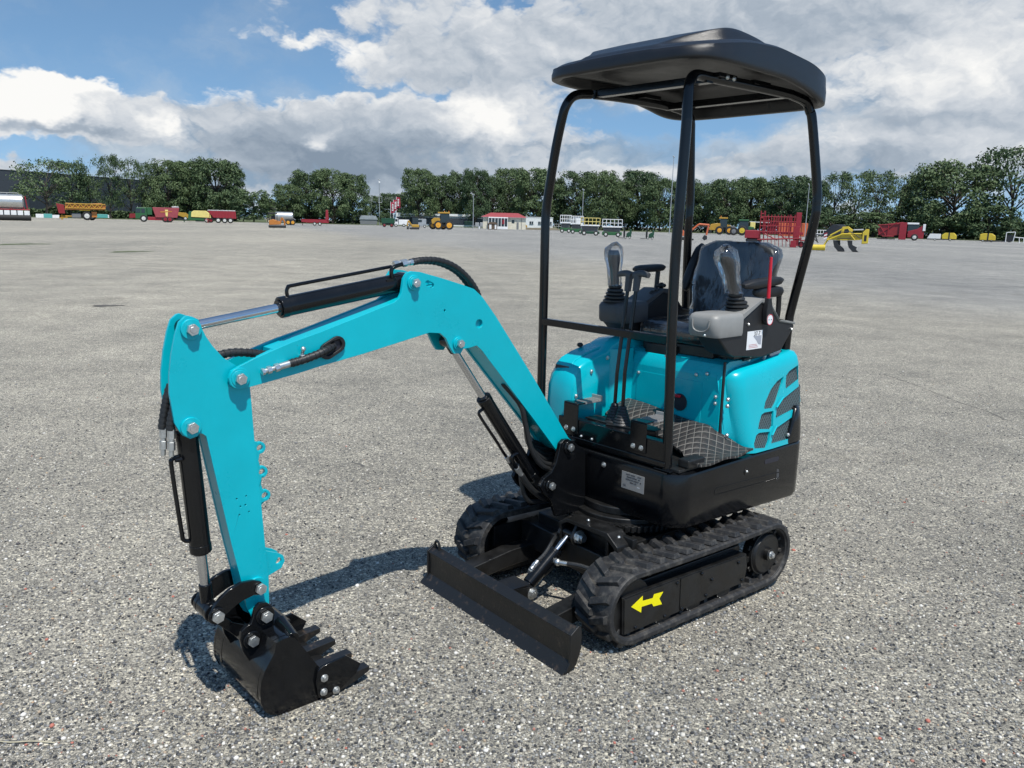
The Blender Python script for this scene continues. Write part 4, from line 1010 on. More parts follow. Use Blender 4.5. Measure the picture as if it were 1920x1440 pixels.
def billow(vec, off=(0, 0, 0)):
    acc = None; w = .5
    for k in range(4):
        t = mth('MULTIPLY', mth('ABSOLUTE', mth('SUBTRACT', noise(vec, .27 * 2.2 ** k, 0, .5, off=(off[0] + 17 * k, off[1], 0)), .5)), 2 * w)
        acc = t if acc is None else mth('ADD', acc, t); w *= .55
    return acc
def aze(x, y):
    d = ray(x, y); return math.degrees(math.atan2(d.x, d.y)), math.degrees(math.asin(d.z))
def field(blobs, base):
    acc = base
    for x, y, rx, ry, w in blobs:
        a, e = aze(x, y); ka, ke = 1520 / 57.3 / rx, 1520 / 57.3 / ry
        q = vm('MULTIPLY', vm('SUBTRACT', Pw, (a, e, 0)), (ka, ke, 0))
        acc = mth('ADD', acc, mth('MULTIPLY', mth('POWER', 2.71828, mth('MULTIPLY', vm('DOT_PRODUCT', q, q), -1.0)), w))
    return acc
COV0 = .22
COVER = [  # where cloud stands (+) and where blue shows (-): x, y, rx, ry, weight, in the photograph's pixels
    (105, 160, 85, 62, 1.2), (20, 205, 90, 36, .6), (200, 215, 100, 30, .5), (400, 205, 200, 22, .35), (640, 215, 240, 40, .6), (415, 112, 36, 40, .75), (540, 70, 110, 18, .65), (720, 115, 110, 44, .5),
    (700, 15, 90, 20, .35), (900, 110, 140, 60, .5), (905, 235, 140, 46, .6), (1090, 250, 100, 40, .3), (1150, 60, 280, 80, .5), (1560, 60, 420, 110, .6), (1640, 280, 220, 30, .5), (1880, 180, 140, 120, .5),
    (1420, 300, 110, 16, .45), (520, 280, 220, 36, .45), (640, 318, 230, 36, .5), (40, 312, 60, 12, .4), (470, 352, 40, 10, .4), (1060, 320, 160, 30, .3),
    (140, 45, 280, 60, -1.2), (290, 118, 130, 44, -1.1), (545, 150, 66, 30, -.9), (130, 280, 200, 14, -.8), (1290, 232, 170, 30, -1.1), (690, 162, 80, 7, -.5), (1340, 275, 90, 12, -.6), (20, 70, 140, 36, -.5), (575, 30, 40, 24, -.6), (960, 8, 60, 10, -.4), (260, 330, 170, 12, -.35), (820, 178, 50, 8, -.3), (1130, 290, 60, 14, -.35)]
BRIGHT = [  # sunlit white (+) and grey bases (-)
    (105, 150, 100, 55, .70), (30, 195, 80, 36, .5), (300, 232, 34, 22, .45), (905, 225, 75, 50, .55), (410, 105, 44, 34, .30), (640, 105, 90, 22, .26), (560, 70, 110, 20, .30), (790, 20, 160, 22, .16), (598, 265, 20, 18, .5), (1640, 150, 200, 36, .16),
    (1850, 110, 130, 70, .30), (330, 172, 170, 12, .30), (620, 178, 220, 14, .22), (1000, 100, 200, 30, .12), (1560, 262, 50, 20, .28), (1790, 280, 90, 24, .22), (60, 240, 110, 8, -.45), (200, 246, 60, 8, -.2), (720, 285, 200, 34, -.30), (450, 270, 130, 26, -.22),
    (1150, 140, 330, 34, -.10), (1480, 50, 220, 36, -.10), (1480, 212, 130, 30, -.18), (1660, 305, 150, 26, -.26), (1780, 222, 140, 18, -.18), (660, 325, 220, 30, -.32), (900, 272, 110, 14, -.25), (560, 338, 260, 24, -.12)]
Pv = vm('ADD', P0, vm('MULTIPLY', vm('SUBTRACT', wn, (.5, .5, .5)), (2.0, 1.2, 0)))
b1 = billow(Pv); b2 = billow(Pv, (.35, .50, 0))
f1 = noise(Pw, .15, 7, .56); f2 = noise(Pw, .15, 7, .56, off=(.6, .8, 0)); f3 = noise(P0, .9, 5, .6)
up_ = N.new('ShaderNodeMapRange'); up_.interpolation_type = 'SMOOTHSTEP'; L.new(el, up_.inputs[0]); up_.inputs[1].default_value = 17; up_.inputs[2].default_value = 30; up_.inputs[4].default_value = -1.5
bk_ = N.new('ShaderNodeMapRange'); bk_.interpolation_type = 'SMOOTHSTEP'; L.new(mth('ABSOLUTE', az), bk_.inputs[0]); bk_.inputs[1].default_value = 50; bk_.inputs[2].default_value = 90; bk_.inputs[4].default_value = -.25
open_sky = mth('ADD', up_.outputs[0], bk_.outputs[0])      # broken cloud low round the horizon, open sky overhead
cov = mth('ADD', field(COVER, COV0), open_sky)
dens_raw = mth('ADD', cov, mth('ADD', mth('MULTIPLY', mth('SUBTRACT', f1, .5), 1.0), mth('ADD', mth('MULTIPLY', mth('SUBTRACT', f3, .5), .22), mth('MULTIPLY', mth('SUBTRACT', b1, .17), 1.0))))
mr = N.new('ShaderNodeMapRange'); mr.interpolation_type = 'SMOOTHSTEP'; L.new(dens_raw, mr.inputs[0]); mr.inputs[1].default_value = .24; mr.inputs[2].default_value = .74
dens = mr.outputs[0]
br_ = field(BRIGHT, .58)
thick = mth('MULTIPLY', mth('MINIMUM', mth('SUBTRACT', dens_raw, .45), .9), -.16)
rel = mth('ADD', mth('MULTIPLY', mth('SUBTRACT', f1, f2), .42), mth('ADD', mth('MULTIPLY', mth('SUBTRACT', b1, b2), .30), mth('MULTIPLY', mth('SUBTRACT', b1, .17), .24)))
br_ = mth('ADD', mth('ADD', br_, thick), mth('ADD', rel, mth('MULTIPLY', mth('SUBTRACT', f3, .5), .10)))
rmp = N.new('ShaderNodeValToRGB'); L.new(br_, rmp.inputs[0]); e = rmp.color_ramp.elements
e[0].position = .08; e[0].color = (.24, .305, .39, 1)
e[1].position = .98; e[1].color = (.97, .965, .945, 1)
q = e.new(.40); q.color = (.40, .465, .545, 1)
q = e.new(.66); q.color = (.63, .67, .72, 1)
sk = N.new('ShaderNodeMix'); sk.data_type = 'RGBA'; sk.blend_type = 'MULTIPLY'; sk.inputs[0].default_value = 1
L.new(sky.outputs[0], sk.inputs[6]); sk.inputs[7].default_value = (SKY_K * .94, SKY_K * 1.06, SKY_K * 1.02, 1)
VEIL = [(620, 290, 320, 60, 1.2), (420, 255, 200, 34, .6), (1010, 300, 260, 36, .7), (1700, 275, 240, 46, .9), (1330, 330, 260, 16, .5), (960, 360, 1200, 16, .35), (1250, 130, 500, 90, .5), (1800, 180, 200, 90, .5), (260, 245, 130, 16, .4), (1280, 235, 150, 26, -.6)]
veil = mth('ADD', mth('ADD', field(VEIL, .16), open_sky), mth('MULTIPLY', mth('SUBTRACT', f2, .5), .7))
mv = N.new('ShaderNodeMapRange'); mv.interpolation_type = 'SMOOTHSTEP'; L.new(veil, mv.inputs[0]); mv.inputs[1].default_value = .12; mv.inputs[2].default_value = .80; mv.inputs[4].default_value = .92
vr = N.new('ShaderNodeValToRGB'); L.new(mth('ADD', mth('MULTIPLY', mth('SUBTRACT', br_, .62), .5), mth('MULTIPLY', f1, 1.0)), vr.inputs[0]); e = vr.color_ramp.elements
e[0].position = .30; e[0].color = (.27, .36, .47, 1); e[1].position = .72; e[1].color = (.56, .63, .70, 1)
m0 = N.new('ShaderNodeMix'); m0.data_type = 'RGBA'; L.new(mv.outputs[0], m0.inputs[0]); L.new(sk.outputs[2], m0.inputs[6]); L.new(vr.outputs[0], m0.inputs[7])
mx = N.new('ShaderNodeMix'); mx.data_type = 'RGBA'; L.new(dens, mx.inputs[0]); L.new(m0.outputs[2], mx.inputs[6]); L.new(rmp.outputs[0], mx.inputs[7])
L.new(mx.outputs[2], bg.inputs[0]); bg.inputs[1].default_value = 1.0
SC.view_settings.view_transform = 'Standard'; SC.view_settings.look = 'None'; SC.view_settings.exposure = 0.0; SC.view_settings.gamma = 1
SC.cycles.max_bounces = 6; SC.cycles.transparent_max_bounces = 12; SC.cycles.sample_clamp_indirect = 4
SC.cycles.use_denoising = True

# ================================================================== GROUND
def gravel_mat():
    m = bpy.data.materials.new('gravel'); N, L = nodes_of(m); b = N['Principled BSDF']
    b.inputs['Roughness'].default_value = .85; b.inputs['Specular IOR Level'].default_value = .25
    tc = N.new('ShaderNodeTexCoord'); P = tc.outputs['Object']
    def vor(scale, feat='F1'):
        v = N.new('ShaderNodeTexVoronoi'); v.feature = feat; v.inputs['Scale'].default_value = scale; L.new(P, v.inputs['Vector']); return v
    def noi(scale, det, ro=.6, st=None):
        n = N.new('ShaderNodeTexNoise'); n.inputs['Scale'].default_value = scale; n.inputs['Detail'].default_value = det; n.inputs['Roughness'].default_value = ro
        if st:
            mp = N.new('ShaderNodeMapping'); mp.inputs['Scale'].default_value = st; mp.inputs['Rotation'].default_value = (0, 0, R(12)); L.new(P, mp.inputs[0]); L.new(mp.outputs[0], n.inputs['Vector'])
        else: L.new(P, n.inputs['Vector'])
        return n.outputs['Fac']
    def ramp(f, stops):
        r = N.new('ShaderNodeValToRGB'); L.new(f, r.inputs[0]); e = r.color_ramp.elements
        e[0].position, e[0].color = stops[0][0], (*stops[0][1], 1); e[1].position, e[1].color = stops[-1][0], (*stops[-1][1], 1)
        for p, c in stops[1:-1]:
            q = e.new(p); q.color = (*c, 1)
        return r.outputs[0]
    def mixc(f, a, c, mode='MIX'):
        x = N.new('ShaderNodeMix'); x.data_type = 'RGBA'; x.blend_type = mode
        if isinstance(f, float): x.inputs[0].default_value = f
        else: L.new(f, x.inputs[0])
        for q, s in ((a, x.inputs[6]), (c, x.inputs[7])):
            if isinstance(q, tuple): s.default_value = (*q, 1)
            else: L.new(q, s)
        return x.outputs[2]
    v1, v2 = vor(125), vor(290)
    s1 = N.new('ShaderNodeSeparateColor'); L.new(v1.outputs['Color'], s1.inputs[0])
    s2 = N.new('ShaderNodeSeparateColor'); L.new(v2.outputs['Color'], s2.inputs[0])
    stops = [(0, (.045, .047, .050)), (.26, (.13, .13, .13)), (.52, (.24, .235, .225)), (.78, (.37, .355, .325)), (.93, (.56, .53, .475)), (1, (.72, .69, .63))]
    c1 = ramp(s1.outputs[0], stops); c2 = ramp(s2.outputs[1], stops)
    c = mixc(.45, c1, c2)
    for sc, lim, colr in ((64, .90, (.66, .63, .56)), (64, -.10, (.055, .058, .062))):
        vv = vor(sc); ss = N.new('ShaderNodeSeparateColor'); L.new(vv.outputs['Color'], ss.inputs[0])
        t = N.new('ShaderNodeMath'); t.operation = 'GREATER_THAN' if lim > 0 else 'LESS_THAN'; L.new(ss.outputs[2 if lim > 0 else 1], t.inputs[0]); t.inputs[1].default_value = abs(lim)
        dd = N.new('ShaderNodeMapRange'); L.new(vv.outputs['Distance'], dd.inputs[0]); dd.inputs[1].default_value = .30; dd.inputs[2].default_value = .40; dd.inputs[3].default_value = .85; dd.inputs[4].default_value = 0
        k = N.new('ShaderNodeMath'); k.operation = 'MULTIPLY'; L.new(t.outputs[0], k.inputs[0]); L.new(dd.outputs[0], k.inputs[1])
        c = mixc(k.outputs[0], c, colr)
    # paths and worn tracks: broad soft bands and patches
    big = ramp(noi(.10, 5, .6, (1, .35, 1)), [(.30, (.80, .81, .82)), (.70, (1.20, 1.19, 1.165))])
    for sc_, de_, lo_, hi_ in ((30, 8, .70, 1.30), (5.5, 6, .84, 1.16)):
        c = mixc(1.0, c, ramp(noi(sc_, de_, .82), [(.36, (lo_, lo_, lo_ * 1.01)), (.64, (hi_, hi_ * .995, hi_ * .97))]), 'MULTIPLY')
    mid = ramp(noi(.9, 6, .62), [(.32, (.80, .805, .81)), (.68, (1.16, 1.155, 1.14))])
    c = mixc(1.0, c, big, 'MULTIPLY'); c = mixc(1.0, c, mid, 'MULTIPLY')
    # greyer, darker asphalt chippings on the far right and in the distance; paler tan grit on the left
    sp = N.new('ShaderNodeSeparateXYZ'); L.new(P, sp.inputs[0])
    def mm(op, a, b_):
        n = N.new('ShaderNodeMath'); n.operation = op
        for q, s in ((a, n.inputs[0]), (b_, n.inputs[1])):
            if isinstance(q, (int, float)): s.default_value = q
            else: L.new(q, s)
        return n.outputs[0]
    edge = mm('ADD', mm('SUBTRACT', mm('ADD', sp.outputs[1], mm('MULTIPLY', sp.outputs[0], 2.6)), 44.0), mm('MULTIPLY', mm('SUBTRACT', noi(.12, 4), .5), 22.0))
    mr = N.new('ShaderNodeMapRange'); mr.interpolation_type = 'SMOOTHSTEP'; L.new(edge, mr.inputs[0]); mr.inputs[1].default_value = -14; mr.inputs[2].default_value = 14
    c = mixc(mr.outputs[0], mixc(1.0, c, (1.11, 1.075, .995), 'MULTIPLY'), mixc(1.0, c, (.93, .945, .97), 'MULTIPLY'))
    # pale tyre-swept streaks in the asphalt
    st = ramp(noi(.06, 4, .55, (1, 9, 1)), [(.56, (1, 1, 1)), (.70, (1.09, 1.085, 1.07))])
    c = mixc(1.0, c, st, 'MULTIPLY')
    # dirt stains
    c = mixc(mm('MULTIPLY', ramp(noi(.55, 3, .5), [(.62, (0, 0, 0)), (.74, (1, 1, 1))]), .30), c, (.13, .115, .09))
    L.new(c, b.inputs['Base Color'])
    h = mm('ADD', mm('MULTIPLY', v1.outputs['Distance'], -1.0), mm('MULTIPLY', v2.outputs['Distance'], -.45))
    h = mm('ADD', h, mm('MULTIPLY', s1.outputs[1], .35))
    bp = N.new('ShaderNodeBump'); bp.inputs['Strength'].default_value = .85; bp.inputs['Distance'].default_value = .006
    L.new(h, bp.inputs['Height']); L.new(bp.outputs[0], b.inputs['Normal'])
    return m
GRAV = gravel_mat()
o = G().add([(-3000, -600, 0), (3000, -600, 0), (3000, 5000, 0), (-3000, 5000, 0)], [(0, 1, 2, 3)]).build('ground', GRAV)
tag(o, kind='structure')
def grass_mat(name, col, sc=3.0):
    return mat(name, col, .9, vary=.35, vscale=sc, bump=.8, bscale=2)
GRASS = grass_mat('verge_grass', (.075, .095, .030), 0.12)
MOSS = grass_mat('thin_moss', (.085, .10, .045), 2.5)
# thin weeds in two shallow hollows and a dried puddle
def blob_sheet(name, m, x, y, wx, wy, z, kind='structure'):
    a = ground_at(x - wx, y); b = ground_at(x + wx, y); c = ground_at(x, y - wy); d_ = ground_at(x, y + wy)
    ctr = (a + b) / 2; ux = (b - a) / 2; uy = V3((0, (c.y - d_.y) / 2, 0)); rs = random.Random(int(x + y)); v = [(*ctr.xy, z)]
    n = 64
    for i in range(n):
        t = 2 * pi * i / n; k = .8 + .16 * sin(3 * t + rs.random()) + .10 * sin(9 * t + 2) + rs.uniform(-.12, .12)
        p = ctr + ux * (k * cos(t)) + uy * (k * sin(t)); v.append((p.x, p.y, z))
    o = G().add(v, [(0, 1 + i, 1 + (i + 1) % n) for i in range(n)]).build(name, m)
    return tag(o, kind=kind)
blob_sheet('weed_patch', MOSS, 38, 458, 55, 3, .004); blob_sheet('weed_patch', MOSS, 242, 472, 42, 2.4, .004)
PUD = mat('damp_patch', (.10, .085, .062), .55, vary=.3, vscale=4, bump=.6, bscale=120)
blob_sheet('damp_patch', PUD, 200, 573.5, 34, 2.6, .004)
# grass verge beyond the yard
vx = [(-900, 292), (0, 296), (250, 292), (470, 292), (690, 290), (900, 292), (1050, 292), (1240, 288), (1320, 290), (1500, 288), (1640, 287), (1920, 285), (2700, 285)]
pts = []
for x, y in vx:
    d = ray(x, 420); h = V3((d.x, d.y, 0)).normalized() * y; pts.append((h.x, h.y, .03))
o = G().add(pts + [(p[0] * 3.2, p[1] * 3.2, .03) for p in pts], [(i, i + 1, len(pts) + i + 1, len(pts) + i) for i in range(len(pts) - 1)]).build('grass_verge', GRASS); tag(o, kind='structure')

# loose stones: real little rocks lying on the ground where the camera is near
def stones(name, n, seed, smin, smax, region, cols):
    rs = np.random.default_rng(seed)
    bm = bmesh.new(); bmesh.ops.create_icosphere(bm, subdivisions=1, radius=1); bv = np.array([v.co[:] for v in bm.verts]); bf = np.array([[v.index for v in f.verts] for f in bm.faces]); bm.free()
    # even in the picture: more stones near the camera
    x0, x1, y0, y1 = region
    X = []; Y = []
    while len(X) < n:
        u = rs.random(4000); y = 1 / (1 / y1 + u * (1 / y0 - 1 / y1)); x = (rs.random(4000) * 2 - 1) * (y * .72 + .35)
        X += list(x); Y += list(y)
    X = np.array(X[:n]); Y = np.array(Y[:n])
    s = smin + (smax - smin) * rs.random(n) ** 3
    ang = rs.random(n) * 2 * pi; flat = .55 + .35 * rs.random(n); ell = .7 + .5 * rs.random(n)
    V = bv[None] * (1 + .28 * (rs.random((n, len(bv), 1)) - .5))
    V = V * np.stack([s, s * ell, s * flat], 1)[:, None, :]
    tl = (rs.random(n) - .5) * .7
    z = V[..., 2] * np.cos(tl)[:, None] + V[..., 0] * np.sin(tl)[:, None]; x_ = V[..., 0] * np.cos(tl)[:, None] - V[..., 2] * np.sin(tl)[:, None]
    xr = x_ * np.cos(ang)[:, None] - V[..., 1] * np.sin(ang)[:, None]; yr = x_ * np.sin(ang)[:, None] + V[..., 1] * np.cos(ang)[:, None]
    V = np.stack([xr + X[:, None], yr + Y[:, None], z + (s * flat * .35)[:, None]], 2)
    F = (bf[None] + (np.arange(n) * len(bv))[:, None, None]).reshape(-1)
    me = bpy.data.meshes.new(name); me.vertices.add(n * len(bv)); me.vertices.foreach_set('co', V.reshape(-1))
    nf = n * len(bf); me.loops.add(nf * 3); me.loops.foreach_set('vertex_index', F.astype(np.int32))
    me.polygons.add(nf); me.polygons.foreach_set('loop_start', np.arange(0, nf * 3, 3, dtype=np.int32)); me.polygons.foreach_set('loop_total', np.full(nf, 3, dtype=np.int32))
    me.update(calc_edges=True)
    m = bpy.data.materials.new(name + '_rock'); N, L = nodes_of(m); b = N['Principled BSDF']; b.inputs['Roughness'].default_value = .8; b.inputs['Specular IOR Level'].default_value = .3
    ge = N.new('ShaderNodeNewGeometry'); r = N.new('ShaderNodeValToRGB'); L.new(ge.outputs['Random Per Island'], r.inputs[0]); r.color_ramp.interpolation = 'CONSTANT'
    e = r.color_ramp.elements; e[0].position = 0; e[0].color = (*cols[0][1], 1); e[1].position = cols[1][0]; e[1].color = (*cols[1][1], 1)
    for p, c in cols[2:]:
        q = e.new(p); q.color = (*c, 1)
    L.new(r.outputs[0], b.inputs['Base Color']); me.materials.append(m)
    o = bpy.data.objects.new(name, me); COL.objects.link(o); tag(o, kind='stuff'); return o
SC1 = [(0, (.04, .042, .046)), (.20, (.085, .088, .093)), (.38, (.16, .16, .16)), (.54, (.24, .24, .23)), (.70, (.31, .305, .285)), (.80, (.46, .44, .395)), (.88, (.68, .65, .585)), (.967, (.38, .30, .22)), (.99, (.36, .17, .13))]
stones('loose_gravel', 98000, 11, .0020, .0068, (0, 0, 1.7, 9.5), SC1)
stones('pebbles', 2400, 12, .005, .011, (0, 0, 1.8, 12), SC1[2:3] and [(0, (.2, .2, .2)), (.3, (.36, .34, .30)), (.55, (.55, .52, .46)), (.75, (.68, .65, .60)), (.86, (.42, .30, .20)), (.93, (.45, .16, .12)), (.96, (.07, .07, .075))])
# ================================================================== THE YARD BEHIND: VEHICLES, BUILDINGS, POLES, TREES
def paint(n, c, r=.4): return mat(n, c, r, vary=.12, vscale=1.5)
YEL = paint('machine_yellow', (.44, .25, .03)); ORG = paint('machine_orange', (.45, .165, .03)); RED = paint('machine_red', (.27, .018, .028)); DRED = paint('dull_red', (.24, .02, .022))
GRN = paint('machine_green', (.024, .105, .036)); DGRN = paint('dark_green', (.012, .060, .028)); PINK = paint('faded_red', (.30, .055, .065)); LEM = paint('lemon_yellow', (.60, .45, .04)); PALEY = paint('pale_yellow', (.72, .60, .20))
WHT = paint('white_paint', (.74, .74, .73)); STEEL = mat('galvanised', (.42, .43, .43), .4, metal=.5, vary=.2, vscale=2); SILV = mat('silver_tank', (.55, .55, .53), .33, metal=.7, vary=.15, vscale=1)
TYRE = mat('tyre', (.018, .018, .018), .75, vary=.2); DARK = paint('dark_frame', (.02, .021, .023), .5); CABG = mat('cab_glass', (.025, .035, .04), .08, vary=.1); GREY = paint('mid_grey', (.17, .175, .18)); CREAM = paint('cream_wall', (.62, .58, .47), .8)
ORC = paint('container_orange', (.55, .13, .05)); RIMO = paint('orange_rim', (.70, .33, .03)); RIMW = paint('pale_rim', (.6, .6, .56)); RROOF = paint('red_roof_sheet', (.30, .055, .055), .6); HALL = paint('slate_cladding', (.030, .037, .048), .55); TEALB = paint('teal_sheet', (.10, .36, .33)); BRWN = paint('brown_timber', (.11, .075, .05), .8)
class V:
    """a far machine: x to the right, z up, y away, measured in photo pixels at its own distance"""
    def __init__(s, name, label, cat, px, py, group=None, dist=None, turn=0):
        p = ground_at(px, py)
        if not dist and p.length > 190: dist = min(318, 190 + (p.length - 190) * .24)
        if dist: d = ray(px, py); h = V3((d.x, d.y, 0)).normalized(); p = h * dist
        s.s = p.length / FPX * 1.0; s.px = px
        s.o = empty(name, p, math.atan2(p.y, p.x) - pi / 2 + turn); tag(s.o, label, cat, group)
    def fin(s, g, name, m, bev=.35, parent=None, label=None):
        g.v = [(x * s.s, y * s.s, z * s.s) for x, y, z in g.v]
        return g.build(name, m, parent or s.o, bevel=bev * s.s if bev else 0, seg=2, label=label)
    def box(s, name, m, x0, x1, z0, z1, d0=0, d1=12, bev=.35, parent=None): return s.fin(G().box(x0, x1, d0, d1, z0, z1), name, m, bev, parent)
    def pri(s, name, m, pts, d0=0, d1=12, bev=.35, parent=None, axis='y'): return s.fin(G().prism(pts, d0, d1, axis=axis), name, m, bev, parent)
    def bars(s, name, m, segs, r=.5, n=6, parent=None):
        g = G()
        for a, b in segs: g.cyl(a, b, r, n=n)
        return s.fin(g, name, m, 0, parent)
    def cyl(s, name, m, p0, p1, r, n=24, bev=.3, parent=None): return s.fin(G().cyl(p0, p1, r, n=n), name, m, bev, parent)
    def wheel(s, x, r, d=0, w=None, rim=RIMW, k=.55):
        w = w or r * .75
        t = s.fin(G().cyl((x, d, r), (x, d + w, r), r, n=24), 'wheel', TYRE, r * .16)
        s.fin(G().cyl((x, d - .25, r), (x, d + .4, r), r * k, n=18).cyl((x, d - .6, r), (x, d, r), r * .2, n=10), 'rim', rim, .15, t)
    def wheels(s, xs, r, d0=0, d1=9, **k):
        for x in xs:
            s.wheel(x, r, d0, **k); s.wheel(x, r, d1, **k)

# ---- left side of the yard
v = V('seed_drill', 'silver tank on red frame with white panels, cut by the left edge of the photo', 'seed drill', 12, 413.2)
v.cyl('tank', SILV, (-40, 7, 29), (24, 7, 29), 11.5); v.bars('top_rail', STEEL, [((-40, 3, 42.5), (18, 3, 42.5)), ((18, 3, 42.5), (24, 3, 36)), ((-20, 3, 42.5), (-20, 3, 36)), ((4, 3, 42.5), (4, 3, 38))], .5)
v.bars('frame', RED, [((-40, 0, 17), (33, 0, 17)), ((26, 2, 17), (21, 2, 28)), ((22, 2, 15), (22, 2, 34)), ((30, 3, 17), (28, 3, 38)), ((-8, 0, 17), (-12, 4, 24)), ((-8, 0, 17), (-4, 4, 24)), ((8, 0, 17), (12, 4, 24)), ((8, 0, 17), (4, 4, 24))], .9)
for i in range(8): v.box('side_panel', WHT, -38 + i * 9, -30.5 + i * 9, 8.5, 15.5, -1, 0)
v.fin(G().cyl((-40, 1, 4.5), (34, 1, 4.5), 4.5, n=16), 'packer_roller', TYRE, .5)
v.box('rear_plate', GREY, 23, 26, 20, 39, 5, 9)

v = V('crop_sprayer', 'orange and yellow folded boom crop sprayer on one big white wheel', 'sprayer', 153, 408.8)
v.pri('boom_pack', ORG, [(-23, 16), (35, 17), (37, 24), (30, 28), (10, 26.5), (-22, 27)], -1, 3)
v.bars('folded_boom', YEL, [((-22, -2, 26), (36, -2, 26)), ((-22, -2, 19), (36, -2, 19))] + [((-20 + i * 8, -2, 19), (-16 + i * 8, -2, 26)) for i in range(7)] + [((-16 + i * 8, -2, 26), (-12 + i * 8, -2, 19)) for i in range(6)], .7)
v.box('yellow_tank', LEM, -3, 14, 15, 22, 0, 12, 2); v.box('belly_tank', GREY, -14, 0, 3, 11, 2, 11, 1.5)
v.pri('front_tank', DRED, [(-35, 26), (-24, 24), (-23, 10), (-32, 10)], 0, 10); v.bars('drawbar', YEL, [((-30, 4, 6), (-8, 4, 6)), ((-28, 4, 0), (-28, 4, 8)), ((-20, 4, 4), (-32, 4, 3))], 1.1)
v.wheel(8, 7, -1); v.wheel(15, 7, 8); v.box('rear_box', ORG, 15, 23, 5, 14, 3, 10)
v = V('sheet_stack', 'low white and teal sheet stack in front of the dark hall', 'stack', 90, 404.8)
v.box('white_sheet', WHT, -17, -6, 1, 7, 0, 6); v.box('teal_sheet', TEALB, -6, 6, 1, 7.5, 0, 6); v.box('pale_sheet', WHT, 6, 16, 1, 6, 0, 6)
v = V('sheet_stack', 'teal sheet stack between the sprayer and the green feeder truck', 'stack', 192, 404.8); v.box('teal_sheet', TEALB, -10, 8, 1, 7, 0, 6); v.box('white_sheet', WHT, 8, 10, 1, 6, 0, 6)
v = V('red_implement', 'small dull red implement left of the green cab', 'implement', 253, 405.8); v.pri('hopper', DRED, [(-9, 2), (-8, 9), (8, 10), (10, 3)], 0, 8); v.bars('mast', STEEL, [((5, 3, 3), (5, 3, 22))], .4)
v = V('feeder_truck', 'green cab feed mixer truck with faded red tub', 'truck', 297, 413.6)
v.pri('cab', GRN, [(-35, 5), (-35, 14), (-33, 23.5), (-17, 24), (-17, 5)], 0, 14, .8); v.pri('cab_window', CABG, [(-34.6, 15), (-33, 22), (-27, 22), (-27, 15)], -.3, 3, .1); v.box('cab_side_window', CABG, -25.5, -20, 15, 22, -.3, 3, .1)
v.box('green_housing', GRN, -16.5, -9, 12, 24, 0, 14); v.pri('mixing_tub', PINK, [(-8.5, 24.5), (34, 24.5), (30, 8), (-4, 8)], -1, 15, .6); v.pri('tub_stripe', PALEY, [(11, 21), (16, 21), (15, 10), (12, 10)], -1.3, 0, .1); v.pri('tub_stripe', ORG, [(3, 18), (22, 19), (22, 17.5), (4, 16)], -1.35, 0, .1)
v.box('chassis', RED, -16, 24, 3, 8.5, 1, 13); v.pri('discharge_belt', DARK, [(28, 9), (43, 5), (43, 4), (28, 5)], 3, 10)
v.wheel(-22.5, 5.8, -1); v.wheel(-22.5, 5.8, 10); v.wheel(11, 5.2, -1, rim=RED); v.wheel(18, 5.2, -1, rim=RED); v.wheel(15, 5.2, 10)
v.box('exhaust_box', STEEL, 22, 33, 24.5, 27, 4, 10); 
v = V('telehandler', 'yellow loader arm half hidden behind the feed mixer truck', 'loader', 343, 408.5); v.pri('loader_arm', YEL, [(-9, 9), (-8, 14), (5, 13), (9, 10), (8, 4), (4, 4)], 0, 8); v.wheel(4, 3.5, 0); v.box('body', DARK, -6, 6, 2, 8, 3, 9)
v = V('round_baler', 'rounded pale yellow baler with green front and red rims', 'baler', 378, 413)
v.pri('baler_body', PALEY, [(-17, 9), (-16, 17), (-12, 20), (8, 20), (14, 15), (16, 8)], 0, 13, 1.2); v.pri('front_guard', GRN, [(-22, 4), (-20, 18), (-14, 19), (-16, 8), (6, 8), (6, 3)], 1, 12); v.bars('drawbar', DGRN, [((-18, 6, 4), (-30, 6, 3)), ((-28, 6, 3), (-28, 6, 0))], .8); v.box('pickup', DARK, -10, 4, 1.5, 8, 2, 11)
v.wheel(8, 4.2, -1, rim=RIMW); v.wheel(15, 4.2, -1, rim=RED); v.wheel(12, 4.2, 9)
v = V('tipping_trailer', 'bright red high sided tipping trailer with three axles', 'trailer', 415, 414.5)
v.pri('trailer_body', RED, [(-22, 20.5), (24, 20.5), (25, 8), (18, 8), (-12, 9)], 0, 14, .5)
for i in range(9): v.box('side_rib', DRED, -19 + i * 5, -18 + i * 5, 9.5, 20, -.8, 0, .1)
v.box('top_rail', STEEL, -22, 24, 20.5, 22, 0, 14); v.box('chassis', DARK, -15, 20, 4.5, 8, 2, 12); v.bars('drawbar', RED, [((-15, 7, 6), (-26, 7, 5)), ((-22, 7, 8), (-22, 7, 0))], .8)
for x in (-5, 5.5, 15): v.wheel(x, 4.6, -1); v.wheel(x, 4.6, 10)
